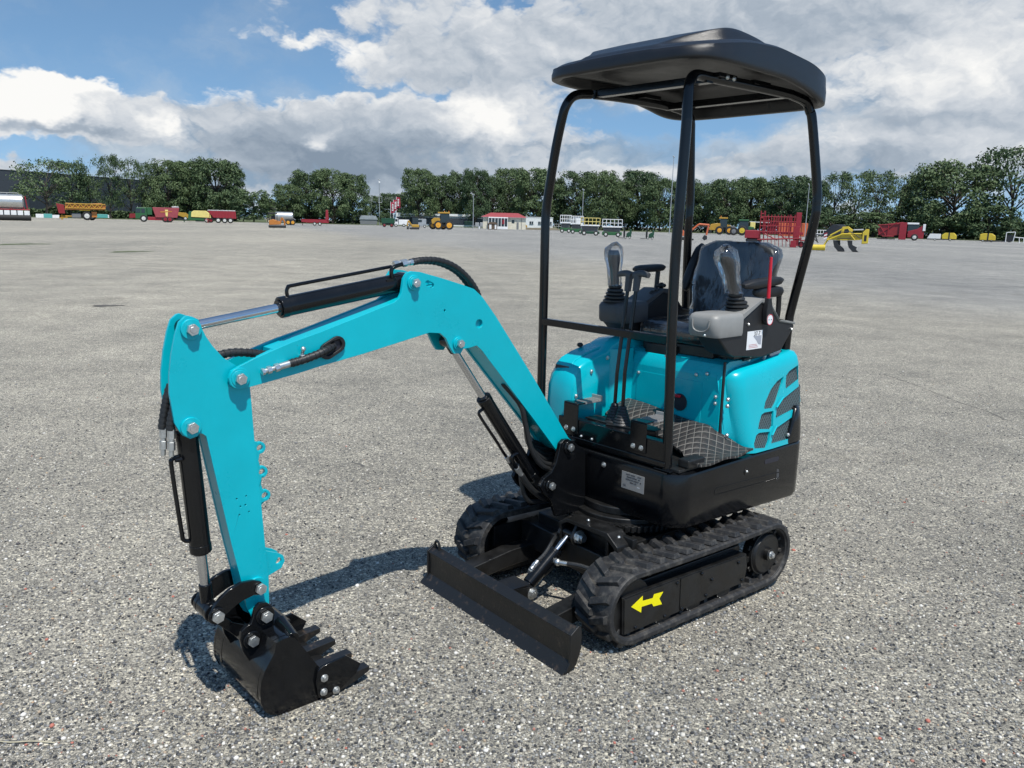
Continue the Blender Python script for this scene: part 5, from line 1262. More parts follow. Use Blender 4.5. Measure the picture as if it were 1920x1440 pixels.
# ---- middle
v = V('mini_digger', 'orange mini digger with black canopy parked before the silver tanker', 'digger', 519, 427.3)
v.box('track', DARK, -14, 15, .3, 5, -1, 4, 1.5); v.box('track', DARK, -14, 15, .3, 5, 8, 13, 1.5); v.pri('engine_cover', ORG, [(-13, 5), (-13, 13), (-6, 15), (5, 12), (8, 6)], 0, 12, 1); v.bars('boom', ORG, [((6, 6, 8), (9, 6, 18)), ((9, 6, 18), (14, 6, 10)), ((14, 6, 10), (13, 6, 3))], 1.6); v.box('bucket', DARK, 10, 16, 0.3, 5, 3, 9)
v.box('canopy', DARK, -14, 2, 24, 26.5, -1, 13); v.bars('canopy_leg', DARK, [((-13, 0, 13), (-13, 0, 25)), ((1, 0, 12), (1, 0, 25)), ((-13, 12, 13), (-13, 12, 25)), ((1, 12, 12), (1, 12, 25))], .6); v.box('seat', DARK, -9, -2, 14, 21, 3, 9, 1)
v = V('slurry_tanker', 'silver slurry tanker with orange wheel rims behind the orange digger', 'tanker', 537, 419)
v.cyl('tank', SILV, (-19, 6, 15), (12, 6, 15), 7.6, bev=2.2); v.box('chassis', STEEL, -16, 14, 5, 8, 3, 10); v.wheel(3, 4.6, -1, rim=RIMO, k=.6); v.wheel(11, 4.6, -1, rim=RIMO, k=.6); v.wheel(7, 4.6, 9); v.bars('pump_pipe', STEEL, [((12, 6, 12), (16, 6, 9)), ((-18, 3, 20), (12, 3, 20))], .6)
v = V('flatbed_trailer', 'long low red flatbed trailer with tall front headboard', 'trailer', 591, 420.2)
v.pri('bed', RED, [(-24, 6), (-24, 11), (24, 11), (24, 5), (-12, 5)], 0, 13); v.pri('headboard', RED, [(18, 11), (19, 28), (23, 28), (24, 5)], 0, 13); v.wheel(-1, 3.2, -1); v.wheel(8, 3.2, -1); v.wheel(-1, 3.2, 10); v.wheel(8, 3.2, 10); v.bars('drawbar', DRED, [((-22, 6, 5), (-22, 6, 0))], .6)
v = V('green_trailer', 'small dark green tipping trailer beside the flag poles', 'trailer', 728, 422.6)
v.pri('trailer_body', DGRN, [(-13, 16), (12, 16), (12, 7), (-12, 7)], 0, 12); v.box('chassis', DARK, -11, 11, 4, 7, 2, 10); v.wheels((-7, 6), 3.4, -1, 8, rim=DRED)
v = V('mini_digger', 'small yellow mini digger with dark glazed cab left of the big tractor', 'digger', 775, 430.3)
v.box('track', DARK, -7, 11, .3, 4, -1, 3, 1.2); v.box('track', DARK, -7, 11, .3, 4, 8, 12, 1.2); v.box('body', YEL, -3, 10.5, 4, 9, 0, 11, 1); v.box('cab', CABG, -2, 9, 9, 22, 1, 10, 1); v.box('cab_roof', DARK, -2.5, 9.5, 22, 23, .5, 10.5); v.bars('boom', YEL, [((-3, 5, 7), (-9, 5, 16)), ((-9, 5, 16), (-11, 5, 6))], 1.3); v.box('blade', DARK, -12, -8, 0.2, 4, 0, 11)
v = V('van', 'silver grey panel van between the yellow digger and the big tractor', 'van', 790, 423.5); v.pri('body', STEEL, [(-9, 2.5), (-9, 13), (-5, 16), (9, 16), (9, 2.5)], 0, 13, 1); v.pri('windscreen', CABG, [(-8, 10), (-5, 14.5), (1, 14.5), (1, 10)], -.2, 3, .1); v.wheels((-5, 6), 2.6, -1, 11)
v = V('tractor', 'big yellow tractor with four equal wheels and yellow cab roof', 'tractor', 829, 430.5)
v.pri('bonnet', YEL, [(-19, 10), (-20, 17), (-15, 21), (-3, 21), (-3, 10)], 2, 11, 1); v.box('grille_panel', DARK, -20.5, -19, 9, 17, 3, 10); v.pri('cab', CABG, [(-4, 12), (-3, 29), (13, 29), (14, 12)], 1, 12, .8); v.box('cab_roof', YEL, -9 + 1, 14, 29, 31.5, 0, 13); v.bars('beacon', ORG, [((4, 6, 31), (4, 6, 34)), ((12, 6, 31), (12, 6, 34))], .9); v.pri('rear_deck', DARK, [(13, 9), (13, 18), (19, 18), (20, 9)], 2, 11); v.box('chassis', DARK, -16, 16, 6, 11, 3, 10)
v.wheel(-7, 8, -2, 5, rim=RIMO, k=.6); v.wheel(13, 8, -2, 5, rim=RIMO, k=.6); v.wheel(-17, 7.6, 8, 5, rim=RIMO); v.wheel(2, 7.6, 8, 5, rim=RIMO); v.bars('exhaust', DARK, [((-4, 2, 20), (-4, 2, 31))], .7)
# flags
FLAG = mat('flag_cloth', (.33, .02, .05), .8, vary=.1)
for i, (x, yb, ht, lb) in enumerate(((732.5, 416, 42, 'red flag with white lettering band, shortest and leftmost of three'), (737.5, 416, 46, 'red flag with white lettering band, middle one of three'), (743, 416.5, 51, 'red flag with white lettering band, tallest and rightmost of three'))):
    v = V('flag', lb, 'flag', x, yb, 'red flags on white poles'); v.bars('flag_pole', WHT, [((0, 0, 0), (0, 0, ht))], .45, 8)
    n = 14; vs = []
    for k in range(n + 1):
        z = ht - 1 - 19 * k / n
        for j in range(5): vs.append((.5 + 1.7 * j - .3 * sin(k * .5), .9 * sin(j * 1.3 + k * .6 + i), z))
    g = G(); g.add(vs, [(k * 5 + j, k * 5 + j + 1, (k + 1) * 5 + j + 1, (k + 1) * 5 + j) for k in range(n) for j in range(4)])
    f = v.fin(g, 'flag_cloth', FLAG, 0)
    g = G()
    for k in range(5): g.box(2.6 - .1 * k, 5.0, -1.45, -1.2, ht - 6 - 2.6 * k, ht - 4.4 - 2.6 * k)
    v.fin(g, 'lettering_band', WHT, 0, f)
# masts and lamps
def mast(label, x, yb, yt, r=.9, heads=1, lean=0, mt=STEEL):
    v = V('light_mast', label, 'light mast', x, yb); h = yb - yt
    v.fin(G().cyl((0, 0, 0), (lean, 0, h), r, r * .6, n=10), 'pole', mt, 0)
    for k in range(heads):
        v.box('floodlight', STEEL, lean - 2.2 + k * 2.2, lean - .4 + k * 2.2, h - 1 - k * 1.2, h + 1.2 - k * 1.2, -1.5, .5)
    return v
v = mast('tall lattice camera mast with framed sign halfway up, beside the flags', 711.7, 417.5, 337, .9, 2); v.bars('sign_frame', STEEL, [((-2, -1, 40), (4.5, -1, 40)), ((-2, -1, 51), (4.5, -1, 51)), ((-2, -1, 40), (-2, -1, 51)), ((4.5, -1, 40), (4.5, -1, 51))], .4); v.box('camera', WHT, -1.2, 1.5, 74, 78, -1, 1)
mast('grey light mast left of the red roofed office', 887, 424.5, 363, .8, 2)
mast('grey light mast rising behind the scissor lifts', 1091, 430.5, 355, .8, 2)
mast('tallest light mast, standing just left of the front canopy post', 1255, 434.2, 299, .9, 2)
mast('light mast partly hidden behind the rear canopy post', 1509, 441, 351, .8, 1)
v = V('notice_board', 'grey notice boards on posts beside a white bin, left of the office', 'notice board', 899, 423.5)
v.box('board', STEEL, -8, -.5, 3, 10, 0, 1); v.box('board', STEEL, 1, 8, 3, 10.5, 0, 1); v.bars('board_post', STEEL, [((-7, 0, 0), (-7, 0, 10)), ((-1, 0, 0), (-1, 0, 10)), ((2, 0, 0), (2, 0, 10)), ((7, 0, 0), (7, 0, 10))], .4)
v = V('waste_bin', 'small white bin below the notice boards', 'bin', 898.5, 425); v.fin(G().cyl((0, 0, 0), (0, 0, 4.5), 1.3, 1.6, n=14), 'bin_body', WHT, .2); v.fin(G().cyl((0, 0, 4.6), (0, 0, 5.2), 1.7, .6, n=14), 'bin_lid', GREY, 0)
v = V('gate', 'dark green mesh gate left of the notice boards', 'gate', 880, 423.3); v.bars('gate_frame', DGRN, [((-9, 0, 0), (-9, 0, 13)), ((6, 0, 0), (6, 0, 13)), ((-9, 0, 12), (6, 0, 12)), ((-9, 0, 1), (6, 0, 1))] + [((-9 + i * 1.5, 0, 1), (-9 + i * 1.5, 0, 12)) for i in range(10)], .3)
# ---- office and annex
v = V('office_building', 'cream office with red hipped roof and glazed white porch', 'building', 944, 425.4)
v.box('wall', CREAM, -38, 41, 0, 22, 3, 40, .1)
g = G().loft([[(-42, -1, 21.5), (43, -1, 21.5), (43, 46, 21.5), (-42, 46, 21.5)], [(-24, 18, 29.5), (27, 18, 29.5), (27, 26, 29.5), (-24, 26, 29.5)]]); v.fin(g, 'roof', RROOF, .2)
v.box('fascia', WHT, -41, 42, 20.6, 21.8, -.5, 4)
pc = v.box('porch', WHT, -28, 8, 19.5, 21.5, -5, 3); v.box('porch_sill', WHT, -28, 8, 0, 4.5, -5, -4, parent=pc)
for i in range(7): v.box('porch_post', WHT, -28 + i * 5.8, -27 + i * 5.8, 4.5, 19.5, -5, -4, .1)
for i in range(6): v.box('porch_glass', CABG, -27 + i * 5.8, -22.2 + i * 5.8, 4.5, 19.5, -4.4, -4.1, .02)
v.box('red_poster', RED, -2, 1.5, 9, 17, -5.3, -5.05, .05); v.box('window', CABG, 15, 20, 11, 17, 2.7, 3.2, .1); v.box('side_door', GREY, 24, 28, 0, 13, 2.7, 3.2, .1); v.bars('downpipe', GREY, [((33, 2.5, 0), (33, 2.5, 21))], .4)
v = V('annex_building', 'white flat roofed block with small dark windows beside the office', 'building', 1011, 423.6)
v.box('wall', WHT, -26, 25, 0, 20, 6, 40, .2); v.box('parapet', WHT, -26.5, 25.5, 20, 21, 5.5, 40.5, .2); v.box('chimney', GREY, -25, -22, 21, 24, 12, 15)
for x in (-18, -2, 16): 
    w = v.box('window', CABG, x, x + 7, 8.5, 13, 5.6, 6.2, .05); v.box('window_frame', WHT, x + 3.2, x + 3.8, 8.5, 13, 5.3, 5.7, .05, w); v.box('window_sill', GREY, x - .4, x + 7.4, 7.8, 8.4, 5.0, 6, .05, w)
v = V('kiosk_hut', 'brown timber hut with two pale doors in front of the office', 'hut', 923.5, 427)
v.box('wall', BRWN, -8.5, 8.5, 0, 10, 0, 12, .2); v.pri('roof', BRWN, [(-10, 9.5), (-5, 13.5), (5, 13.5), (10, 9.5)], -1, 13); v.box('door', WHT, -6, -2, 1, 9, -.4, 0, .1); v.box('door', WHT, 4, 7, 1, 9, -.4, 0, .1)
v = V('ramp', 'low sandy bank with a pale top edge below the white annex', 'bank', 1000, 426.4); v.pri('bank', mat('sandy_bank', (.24, .21, .15), .9, vary=.3, vscale=.3), [(-45, 0), (-10, 3.4), (40, 4.6), (52, 0)], 0, 26, .4)
for x, lb in ((963.5, 'small yellow plant on the bank, nearer the office porch'), (982.5, 'small yellow plant on the bank, nearer the white annex')):
    v = V('compact_loader', lb, 'loader', x, 424.8, 'small yellow plant on the bank'); v.pri('body', YEL, [(-6, 2), (-6, 5), (-2, 9), (2, 9), (6, 6), (6, 2)], 0, 7, .5); v.box('seat_box', DARK, -1, 3, 4.5, 8, -.3, 6, .3); v.wheels((-4, 4), 1.9, -.6, 6)
v = V('railing', 'grey tube railing on the bank right of the white annex', 'railing', 1041, 425)
v.bars('rail', STEEL, [((-8, 0, 9), (12, 0, 9)), ((-8, 0, 5), (12, 0, 5))] + [((x, 0, 0), (x, 0, 9)) for x in (-8, -1, 6, 12)], .35)
v = V('site_cabin', 'white and grey site cabin behind the scissor lifts', 'cabin', 1081, 429.5); v.box('wall', WHT, -8, 7.5, 0, 25, 0, 16, .3); v.box('door', GREY, -7, -1, 5, 23, -.3, 0, .1); v.box('roof', GREY, -8.5, 8, 25, 26, -.5, 16.5, .1)
v = V('dark_hall', 'long dark slate hall behind the thin trees on the left', 'building', 20, 403, dist=385)
s_ = 1 / v.s


v.fin(G().add([(-160, 0, 0), (26, 0, 0), (26, 0, 69), (-160, 0, 73), (26, 0, 0), (420, 330, 0), (420, 330, 69), (26, 0, 69), (-160, 330, 0), (-160, 330, 73), (420, 330, 0), (420, 330, 69)], [(0, 1, 2, 3), (4, 5, 6, 7), (0, 8, 9, 3), (8, 10, 11, 9), (3, 2, 11, 9)]), 'wall', HALL, 0)
v.bars('roof_edge', GREY, [((-160, -.5, 73.2), (26, -.5, 69.2)), ((26, -.5, 69.2), (420, 330, 69.2))], .5); v.box('loading_door', DARK, 52, 58, 0, 26, 20, 21)
v = V('warehouse', 'low white warehouse edge showing between the tree trunks', 'building', 815, 420, dist=345); v.box('wall', WHT, -70, 110, 0, 22, 0, 60, .2); v.box('dark_wall_band', HALL, -70, 110, 3, 15, -.4, 0, .1); v.box('window_band', CABG, -60, 100, 16, 18, -.5, 0, .05)
v = V('house', 'grey gabled house roof left of the round oak clump', 'house', 510, 411, dist=345); v.box('wall', CREAM, -9, 12, 0, 24, 0, 22, .2); v.pri('roof', GREY, [(-12, 23), (-6, 34), (10, 34), (15, 23)], -2, 24)
v = V('shed', 'long low grey shed under the small trees beside the camera mast', 'shed', 690, 415.5, dist=320); v.box('wall', GREY, -14, 16, 0, 9, 0, 14, .2); v.pri('roof', STEEL, [(-16, 9), (-12, 16), (14, 16), (18, 9)], -1, 15)
v = V('lorry', 'white lorry parked under the flags', 'lorry', 757, 418.5, dist=235); v.box('box_body', WHT, -9, 10, 3.5, 13, 0, 12, .8); v.pri('cab', WHT, [(-17, 3), (-17, 10), (-15, 15), (-10, 15), (-10, 3)], 0, 12, .6); v.box('windscreen', CABG, -15.5, -11, 9.5, 14, -.2, 2, .1); v.wheels((-14, 0, 8), 2.8, -.6, 10)
# ---- scissor lifts
def lift(label, x, yb, w, dark, big):
    v = V('scissor_lift', label, 'scissor lift', x, yb, 'green scissor lifts in a row'); h = w / 2
    body = GREY if dark else GRN
    v.box('chassis', DGRN if dark else body, -h, h, 3, 9 if not dark else 7.5, 0, 14, .6); v.box('scissor_pack', GREY, -h + 2, h - 3, 9 if not dark else 7.5, 17, 2, 12, .4)
    for k in range(4): v.bars('scissor_arm', DARK, [((-h + 3, 1.5, 9 + k * 2), (h - 4, 1.5, 11 + k * 2))], .5)
    v.box('platform', WHT, -h - .5, h, 17, 19.5, 0, 14, .3)
    seg = [((a, d, 19), (a, d, 31.5)) for d in (0, 14) for a in [-h + i * (2 * h / 5) for i in range(6)]] + [((-h, d, z), (h, d, z)) for d in (0, 14) for z in (25, 31.5)] + [((a, 0, z), (a, 14, z)) for a in (-h, h) for z in (25, 31.5)]
    v.bars('guard_rail', PALEY if dark else WHT, seg, .5)
    v.wheels((-h * .62, h * .62), 3.6 if not big else 4.3, -1, 11, rim=RIMW, k=.5); return v
lift('green scissor lift with white rails, farthest left of the row', 1060, 436.5, 20, False, False)
lift('green scissor lift overlapping the leftmost one, under the site cabin', 1081, 438.3, 23, False, False)
lift('grey bodied scissor lift with cream rails, third along the row', 1106, 441.6, 35, True, True)
lift('green scissor lift with white rails, rightmost and nearest of the row', 1147, 444.3, 36, False, True)
def forklift(label, x, yb):
    v = V('forklift', label, 'forklift', x, yb, 'small green forklifts'); v.pri('body', DGRN, [(0, 2.5), (0, 9), (4, 12), (8, 12), (9.5, 3)], 0, 9, .7); v.bars('mast', DARK, [((-4, 1, 1), (-4, 1, 27)), ((-4, 8, 1), (-4, 8, 27)), ((-4, 1, 26), (-4, 8, 26)), ((-4, 1, 14), (-4, 8, 14)), ((-3, 4, 1), (-3, 4, 25))], .8); v.box('backrest', DARK, -5.5, -4.6, 3, 13, 0, 9, .1)
    v.bars('fork', DARK, [((-5, 2, 1), (-15, 2, 1)), ((-5, 7, 1), (-15, 7, 1))], .5); v.box('counterweight', DGRN, 6, 9.5, 8, 17, 1, 8, .6); v.wheel(-1.5, 2.4, -.6); v.wheel(6.5, 2.2, -.6); v.wheel(-1.5, 2.4, 8); v.wheel(6.5, 2.2, 8)
forklift('small dark green forklift standing right beside the scissor lifts', 1174, 447.3); forklift('small dark green forklift standing alone by the tall light mast', 1216, 448.9)
# ---- right side
v = V('mini_digger', 'orange red mini digger, arm reaching out right of the canopy post', 'digger', 1276, 450.2)
v.box('track', DARK, -16, 12, .3, 6, -1, 4, 1.6); v.box('track', DARK, -16, 12, .3, 6, 10, 15, 1.6); v.pri('engine_cover', ORC, [(-16, 6), (-16, 18), (4, 18), (10, 8)], 0, 14, 1); v.box('cab', CABG, -12, 2, 18, 33, 2, 12, 1); v.box('cab_roof', DARK, -13, 3, 33, 34.5, 1, 13)
v.bars('boom', ORC, [((8, 7, 9), (31, 7, 29)), ((31, 7, 29), (49, 7, 28)), ((48, 7, 29), (45, 7, 10))], 1.7); v.bars('boom_cylinder', DARK, [((30, 6, 24), (46, 6, 25))], .7); v.pri('bucket', DARK, [(38, 4), (41, 10), (46, 9), (47, 3), (42, 0.4)], 3, 11); v.box('blade', DARK, 14, 23, .3, 3, 0, 14)
v = V('wheel_loader', 'yellow wheel loader with roof beacon, left of the green tractor', 'wheel loader', 1352, 435.6)
v.pri('engine_cover', YEL, [(-22, 8), (-19, 18), (-8, 20), (-2, 20), (-2, 7)], 0, 14, 1); v.pri('cab', CABG, [(-4, 12), (-3, 28), (9, 28), (10, 12)], 1, 13, .6); v.box('cab_roof', YEL, -5, 10, 28, 30.5, 0, 14); v.bars('beacon', ORG, [((-2, 5, 30), (-2, 5, 33))], 1.0); v.pri('front_frame', YEL, [(8, 6), (9, 18), (16, 17), (20, 8), (18, 3)], 2, 12); v.pri('bucket', GREY, [(17, 1), (15, 12), (20, 17), (26, 12), (27, 1)], -1, 15)
v.pri('rear_bumper', DARK, [(-27, 1), (-25, 6), (-17, 7), (-16, 3)], 1, 13); v.wheel(-3, 7.6, -2, 5, rim=RIMO, k=.5); v.wheel(-3, 7.6, 11, 5, rim=RIMO); v.wheel(14, 7.6, -2, 5, rim=RIMO, k=.5); v.wheel(14, 7.6, 11, 5, rim=RIMO)
v = V('tractor', 'green tractor with green cab roof, right of the yellow wheel loader', 'tractor', 1393, 437.4)
v.pri('bonnet', GRN, [(0, 10), (0, 17), (18, 15), (20, 9)], 2, 11, .8); v.pri('cab', CABG, [(-8, 10), (-7, 25), (8, 25), (9, 10)], 1, 12, .6); v.box('cab_roof', GRN, -9, 9, 25, 28, 0, 13, .8); v.wheel(-2, 8.6, -2, 6, rim=LEM, k=.55); v.wheel(-2, 8.6, 10, 6, rim=LEM); v.wheel(-16, 7, -2, 4, rim=GREY); v.wheel(17, 6.2, -2, 4, rim=LEM); v.wheel(17, 6.2, 11, 4, rim=LEM); v.box('lamp_bar', PALEY, 11, 20, 12, 24, 4, 10, 1); v.bars('jib', STEEL, [((10, 5, 24), (44, 5, 23))], .9)
v = V('shipping_container', 'bright orange open container behind the red harrow', 'container', 1486, 440.3)
v.box('wall', ORC, -24, 24, 1, 24, 0, 20, .3)
for i in range(12): v.box('corrugation', ORC, -23 + i * 4, -21 + i * 4, 2, 23, -.6, 0, .1)
v = V('harrow', 'tall bright red folding harrow with upright tine frames', 'harrow', 1452, 463)
seg = []
for d in (0, 16):
    for x in (-27, -20, 22, 30): seg += [((x, d, 14), (x, d, 62 if x < 0 else 56))]
for z in (26, 36, 44, 52): seg += [((-27, 0, z), (32, 0, z)), ((-27, 16, z), (32, 16, z))]
for i in range(13): seg += [((-22 + i * 4.3, 0, 24), (-22 + i * 4.3, 0, 52))]
for i in range(9): seg += [((-20 + i * 5.5, 16, 26), (-20 + i * 5.5, 16, 56))]
v.bars('upright_frame', RED, seg, .75)
v.bars('mast', RED, [((-27, 3, 40), (-27, 3, 62)), ((-21, 3, 40), (-21, 3, 62)), ((-27, 3, 50), (-21, 3, 50)), ((-27, 3, 57), (-21, 3, 57))], 1.1)
v.box('right_post', RED, 30, 40, 3, 36, 2, 9); v.box('right_head', RED, 32, 41, 34, 60, 4, 7, .6); v.box('main_beam', RED, -32, 46, 22, 26.5, 3, 9); v.box('left_hopper', RED, -52, -26, 14, 28, 0, 14, 1.2); v.box('left_roller', DARK, -50, -22, 7, 14, 1, 13, 3); v.box('center_tower', RED, -12, 0, 24, 42, 4, 10, .8); v.bars('lower_frame', RED, [((-30, -1, 12), (44, -1, 16)), ((-30, 12, 12), (44, 12, 16)), ((34, 0, 14), (50, 0, 12)), ((-18, 0, 22), (4, 0, 12)), ((6, 0, 24), (22, 0, 10))], 1.2)
v.bars('tine', DRED, [((-26 + i * 6.2, d, 22), (-24 + i * 6.2, d, 1)) for i in range(12) for d in (-1, 10)], .55); v.box('right_foot', RED, 26, 36, 0, 12, -2, 4, .6); v.wheel(44, 5.5, 2, rim=RED)
v = V('plough', 'bright yellow subsoiler plough with curved dark tines and packer roller', 'plough', 1570, 471.8)
v.pri('main_frame', LEM, [(-20, 20), (-16, 26), (6, 28.5), (36, 28), (40, 25), (34, 20.5), (8, 19)], 4, 12, .8); v.bars('frame_brace', LEM, [((-18, 2, 19), (6, 2, 30)), ((6, 2, 30), (36, 2, 31)), ((-14, 2, 27), (4, 2, 38)), ((18, 2, 29), (26, 2, 20))], 1.3); v.pri('tower', LEM, [(2, 28), (4, 42), (14, 43), (22, 37), (18, 28)], 4, 10, .8, ); v.pri('tower_opening', DARK, [(7, 31), (8, 38), (13, 39), (16, 35), (14, 31)], 3.7, 4, .1); v.bars('hose', DARK, [((-10, 1.5, 28), (2, 1.5, 33)), ((2, 1.5, 33), (18, 1.5, 34)), ((18, 1.5, 34), (34, 1.5, 24)), ((-2, 1.5, 22), (20, 1.5, 23))], .7); v.pri('end_plate', LEM, [(37, 14), (37, 33), (42, 39), (47, 39), (47, 15)], 0, 14, .8); v.pri('plate_opening', DARK, [(40, 19), (40, 29), (44, 29), (44, 19)], -.3, 0, .1); v.bars('top_link', STEEL, [((22, 6, 37), (38, 6, 38))], 1.3)
v.fin(G().cyl((-46, 2, 6), (-20, 2, 6), 5, n=18), 'packer_roller', LEM, .6); v.bars('roller_arm', LEM, [((-44, 4, 8), (-46, 4, 18)), ((-24, 4, 8), (-16, 4, 22)), ((-38, 4, 6), (-24, 4, 9)), ((-46, 4, 16), (-40, 4, 18))], 1.5); v.bars('drawbar', DARK, [((-44, 8, 24), (-32, 8, 14)), ((-40, 8, 30), (-34, 8, 16))], 1.0)
for x in (-9, 14):
    v.pri('tine', DARK, [(x, 19), (x + 8, 19), (x + 9, 12), (x + 17, 8), (x + 15, 5), (x + 20, -.0), (x + 10, .3), (x + 3, 8)], 3, 7, .6)
v.pri('tine', DARK, [(-3, 19), (3, 19), (4, 10), (10, 5), (12, .3), (4, 1), (-1, 9)], 11, 14, .6)
for k in range(4): v.pri('warning_stripe', RED if k % 2 else WHT, [(-24, 20 + k * 2.6), (-19, 22 + k * 2.6), (-19, 24.6 + k * 2.6), (-24, 22.6 + k * 2.6)], 0, .6, 0)
v = V('tarp_heap', 'black tarpaulin covered implement behind the yellow plough', 'implement', 1569, 447.5); v.fin(G().loft([[(q * (26 - 3 * i ** 1.25) * cos(a) + 2 * sin(3 * a), 9 + 9 * sin(a), 4 + i * 5 + sin(5 * a)) for a in [2 * pi * k / 20 for k in range(20)] for q in (1,)] for i in range(5)]), 'tarpaulin', DARK, 0); v.bars('stand', DARK, [((-14, 4, 0), (-14, 4, 10)), ((12, 4, 0), (12, 4, 10))], 1)
v = V('rail_trailer', 'low grey flat trailer with a white side rail, left of the plough', 'trailer', 1542, 440.5); v.bars('side_rail', WHT, [((-18, 0, 12), (16, 0, 12)), ((-18, 0, 6), (16, 0, 6))] + [((-18 + 4.8 * i, 0, 5), (-18 + 4.8 * i, 0, 12)) for i in range(8)], .5); v.box('bed', GREY, -18, 16, 3.5, 5.5, 0, 12); v.wheels((-8, 6), 2.2, -.6, 10)
v = V('potato_harvester', 'red potato harvester with red cab and white cab roof', 'harvester', 1688, 446.8)
v.pri('elevator', DRED, [(-36, 18), (-30, 25), (2, 30), (4, 10), (-20, 5), (-34, 8)], 2, 12, .6); v.bars('elevator_frame', RED, [((-36, 1, 24), (0, 1, 27)), ((-34, 1, 8), (-8, 1, 29)), ((-20, 1, 5), (-20, 1, 27)), ((-28, 1, 6), (-10, 1, 6)), ((-34, 1, 24), (-22, 1, 6))], .8); v.box('red_panel', RED, -3, 8, 1, 29, -1, 3, .5); v.pri('cab', CABG, [(9, 14), (9, 26), (26, 26), (28, 14)], 1, 12, .6); v.box('cab_roof', WHT, 8, 26, 26, 29, 0, 13, .8); v.pri('engine_cover', RED, [(10, 5), (10, 15), (24, 19), (32, 25), (35, 24), (34, 3)], 0, 13, .8); v.box('mirror', WHT, 32, 36, 16, 27, -1, 0, .3)
v.wheel(21, 5.4, -2, 4); v.wheel(21, 5.4, 10, 4); v.bars('digging_share', DARK, [((-36, 2, 2), (-8, 2, 2)), ((-30, 6, 2), (-12, 6, 6))], 1)
v = V('fuel_bowser', 'yellow tank bowser behind a white box trailer', 'bowser', 1766, 446.8); v.pri('tank', LEM, [(0, 3), (-1, 9), (4, 13), (17, 13), (21, 9), (21, 3)], 0, 10, 1); v.box('tank_strap', DARK, 9, 11, 2.8, 13.4, -.3, 10.3, .1); v.pri('white_box', WHT, [(-22, 3), (-18, 11), (-2, 11), (-2, 3)], 0, 10, .5); v.wheels((-10, 12), 1.8, -.5, 8); v.box('chassis', DARK, -22, 20, 1.6, 3, 1, 9)
v = V('fuel_bowser', 'lone yellow tank bowser with a black centre strap', 'bowser', 1851, 449.2); v.pri('tank', LEM, [(-11, 3), (-11, 12), (-6, 13.5), (6, 13.5), (11, 10), (11.5, 3)], 0, 10, 1); v.box('tank_strap', DARK, -.5, 1.5, 2.8, 14, -.3, 10.3, .1); v.wheels((-6, 6), 1.8, -.5, 8); v.box('chassis', DARK, -11, 11, 1.6, 3, 1, 9)
v = V('hose_reel', 'white framed hose reel with black drum at the right edge', 'hose reel', 1902, 451.3); v.fin(G().cyl((-7, 1, 7), (-7, 9, 7), 6, n=22), 'drum', DARK, .3); v.bars('frame', WHT, [((-12, 0, 1), (-12, 0, 16)), ((-2, 0, 1), (0, 0, 17)), ((-12, 0, 16), (0, 0, 17)), ((0, 0, 9), (14, 0, 8)), ((6, 0, 8), (7, 0, 0)), ((12, 0, 8), (13, 0, 0))], .6); v.bars('drawbar', DARK, [((-42, 4, 1.6), (-12, 4, 2.4))], .8)

STRAW = mat('dry_straw', (.42, .38, .27), .8, vary=.2, vscale=30); WIRE = mat('thin_wire', (.10, .10, .10), .5)
def strand(name, label, cat, P, r, m):
    pts = [ground_at(x, y) + V3((0, 0, r + .004)) for x, y in P]; tag(G().tube(pts, r, n=6).build(name, m), label, cat)
strand('dry_stalk', 'pale dry grass stalk lying on the gravel at the lower left corner', 'stalk', [(-20, 1391), (20, 1395), (60, 1393), (104, 1396)], .0022, STRAW)
strand('twig', 'thin dark twig on the gravel right of the arm', 'twig', [(658, 868), (672, 871), (684, 876)], .002, WIRE)
strand('thin_wire', 'thin bent wire lying on the gravel right of the machine', 'wire', [(1655, 702), (1720, 724), (1790, 752), (1850, 772), (1890, 790)], .0016, WIRE)
# ================================================================== TREES
def leaf_mat(name, a, b):
    m = bpy.data.materials.new(name); N, L = nodes_of(m); p = N['Principled BSDF']; p.inputs['Roughness'].default_value = .6; p.inputs['Specular IOR Level'].default_value = .25
    tc = N.new('ShaderNodeTexCoord'); n = N.new('ShaderNodeTexNoise'); n.inputs['Scale'].default_value = 7; n.inputs['Detail'].default_value = 4; L.new(tc.outputs['Object'], n.inputs['Vector'])
    oi = N.new('ShaderNodeObjectInfo'); ge = N.new('ShaderNodeNewGeometry')
    ad = N.new('ShaderNodeMath'); ad.operation = 'MULTIPLY_ADD'; L.new(oi.outputs['Random'], ad.inputs[0]); ad.inputs[1].default_value = .5; L.new(n.outputs['Fac'], ad.inputs[2])
    a2 = N.new('ShaderNodeMath'); a2.operation = 'MULTIPLY_ADD'; L.new(ge.outputs['Random Per Island'], a2.inputs[0]); a2.inputs[1].default_value = .35; L.new(ad.outputs[0], a2.inputs[2])
    r = N.new('ShaderNodeMapRange'); r.inputs[1].default_value = .5; r.inputs[2].default_value = 1.15; L.new(a2.outputs[0], r.inputs[0])
    mx = N.new('ShaderNodeMix'); mx.data_type = 'RGBA'; mx.inputs[6].default_value = (*a, 1); mx.inputs[7].default_value = (*b, 1); L.new(r.outputs[0], mx.inputs[0]); L.new(mx.outputs[2], p.inputs['Base Color'])
    return m
LEAF = leaf_mat('oak_leaves', (.036, .066, .032), (.095, .135, .058)); BARK = mat('bark', (.055, .045, .036), .9, vary=.3, vscale=3, bump=.6, bscale=8)
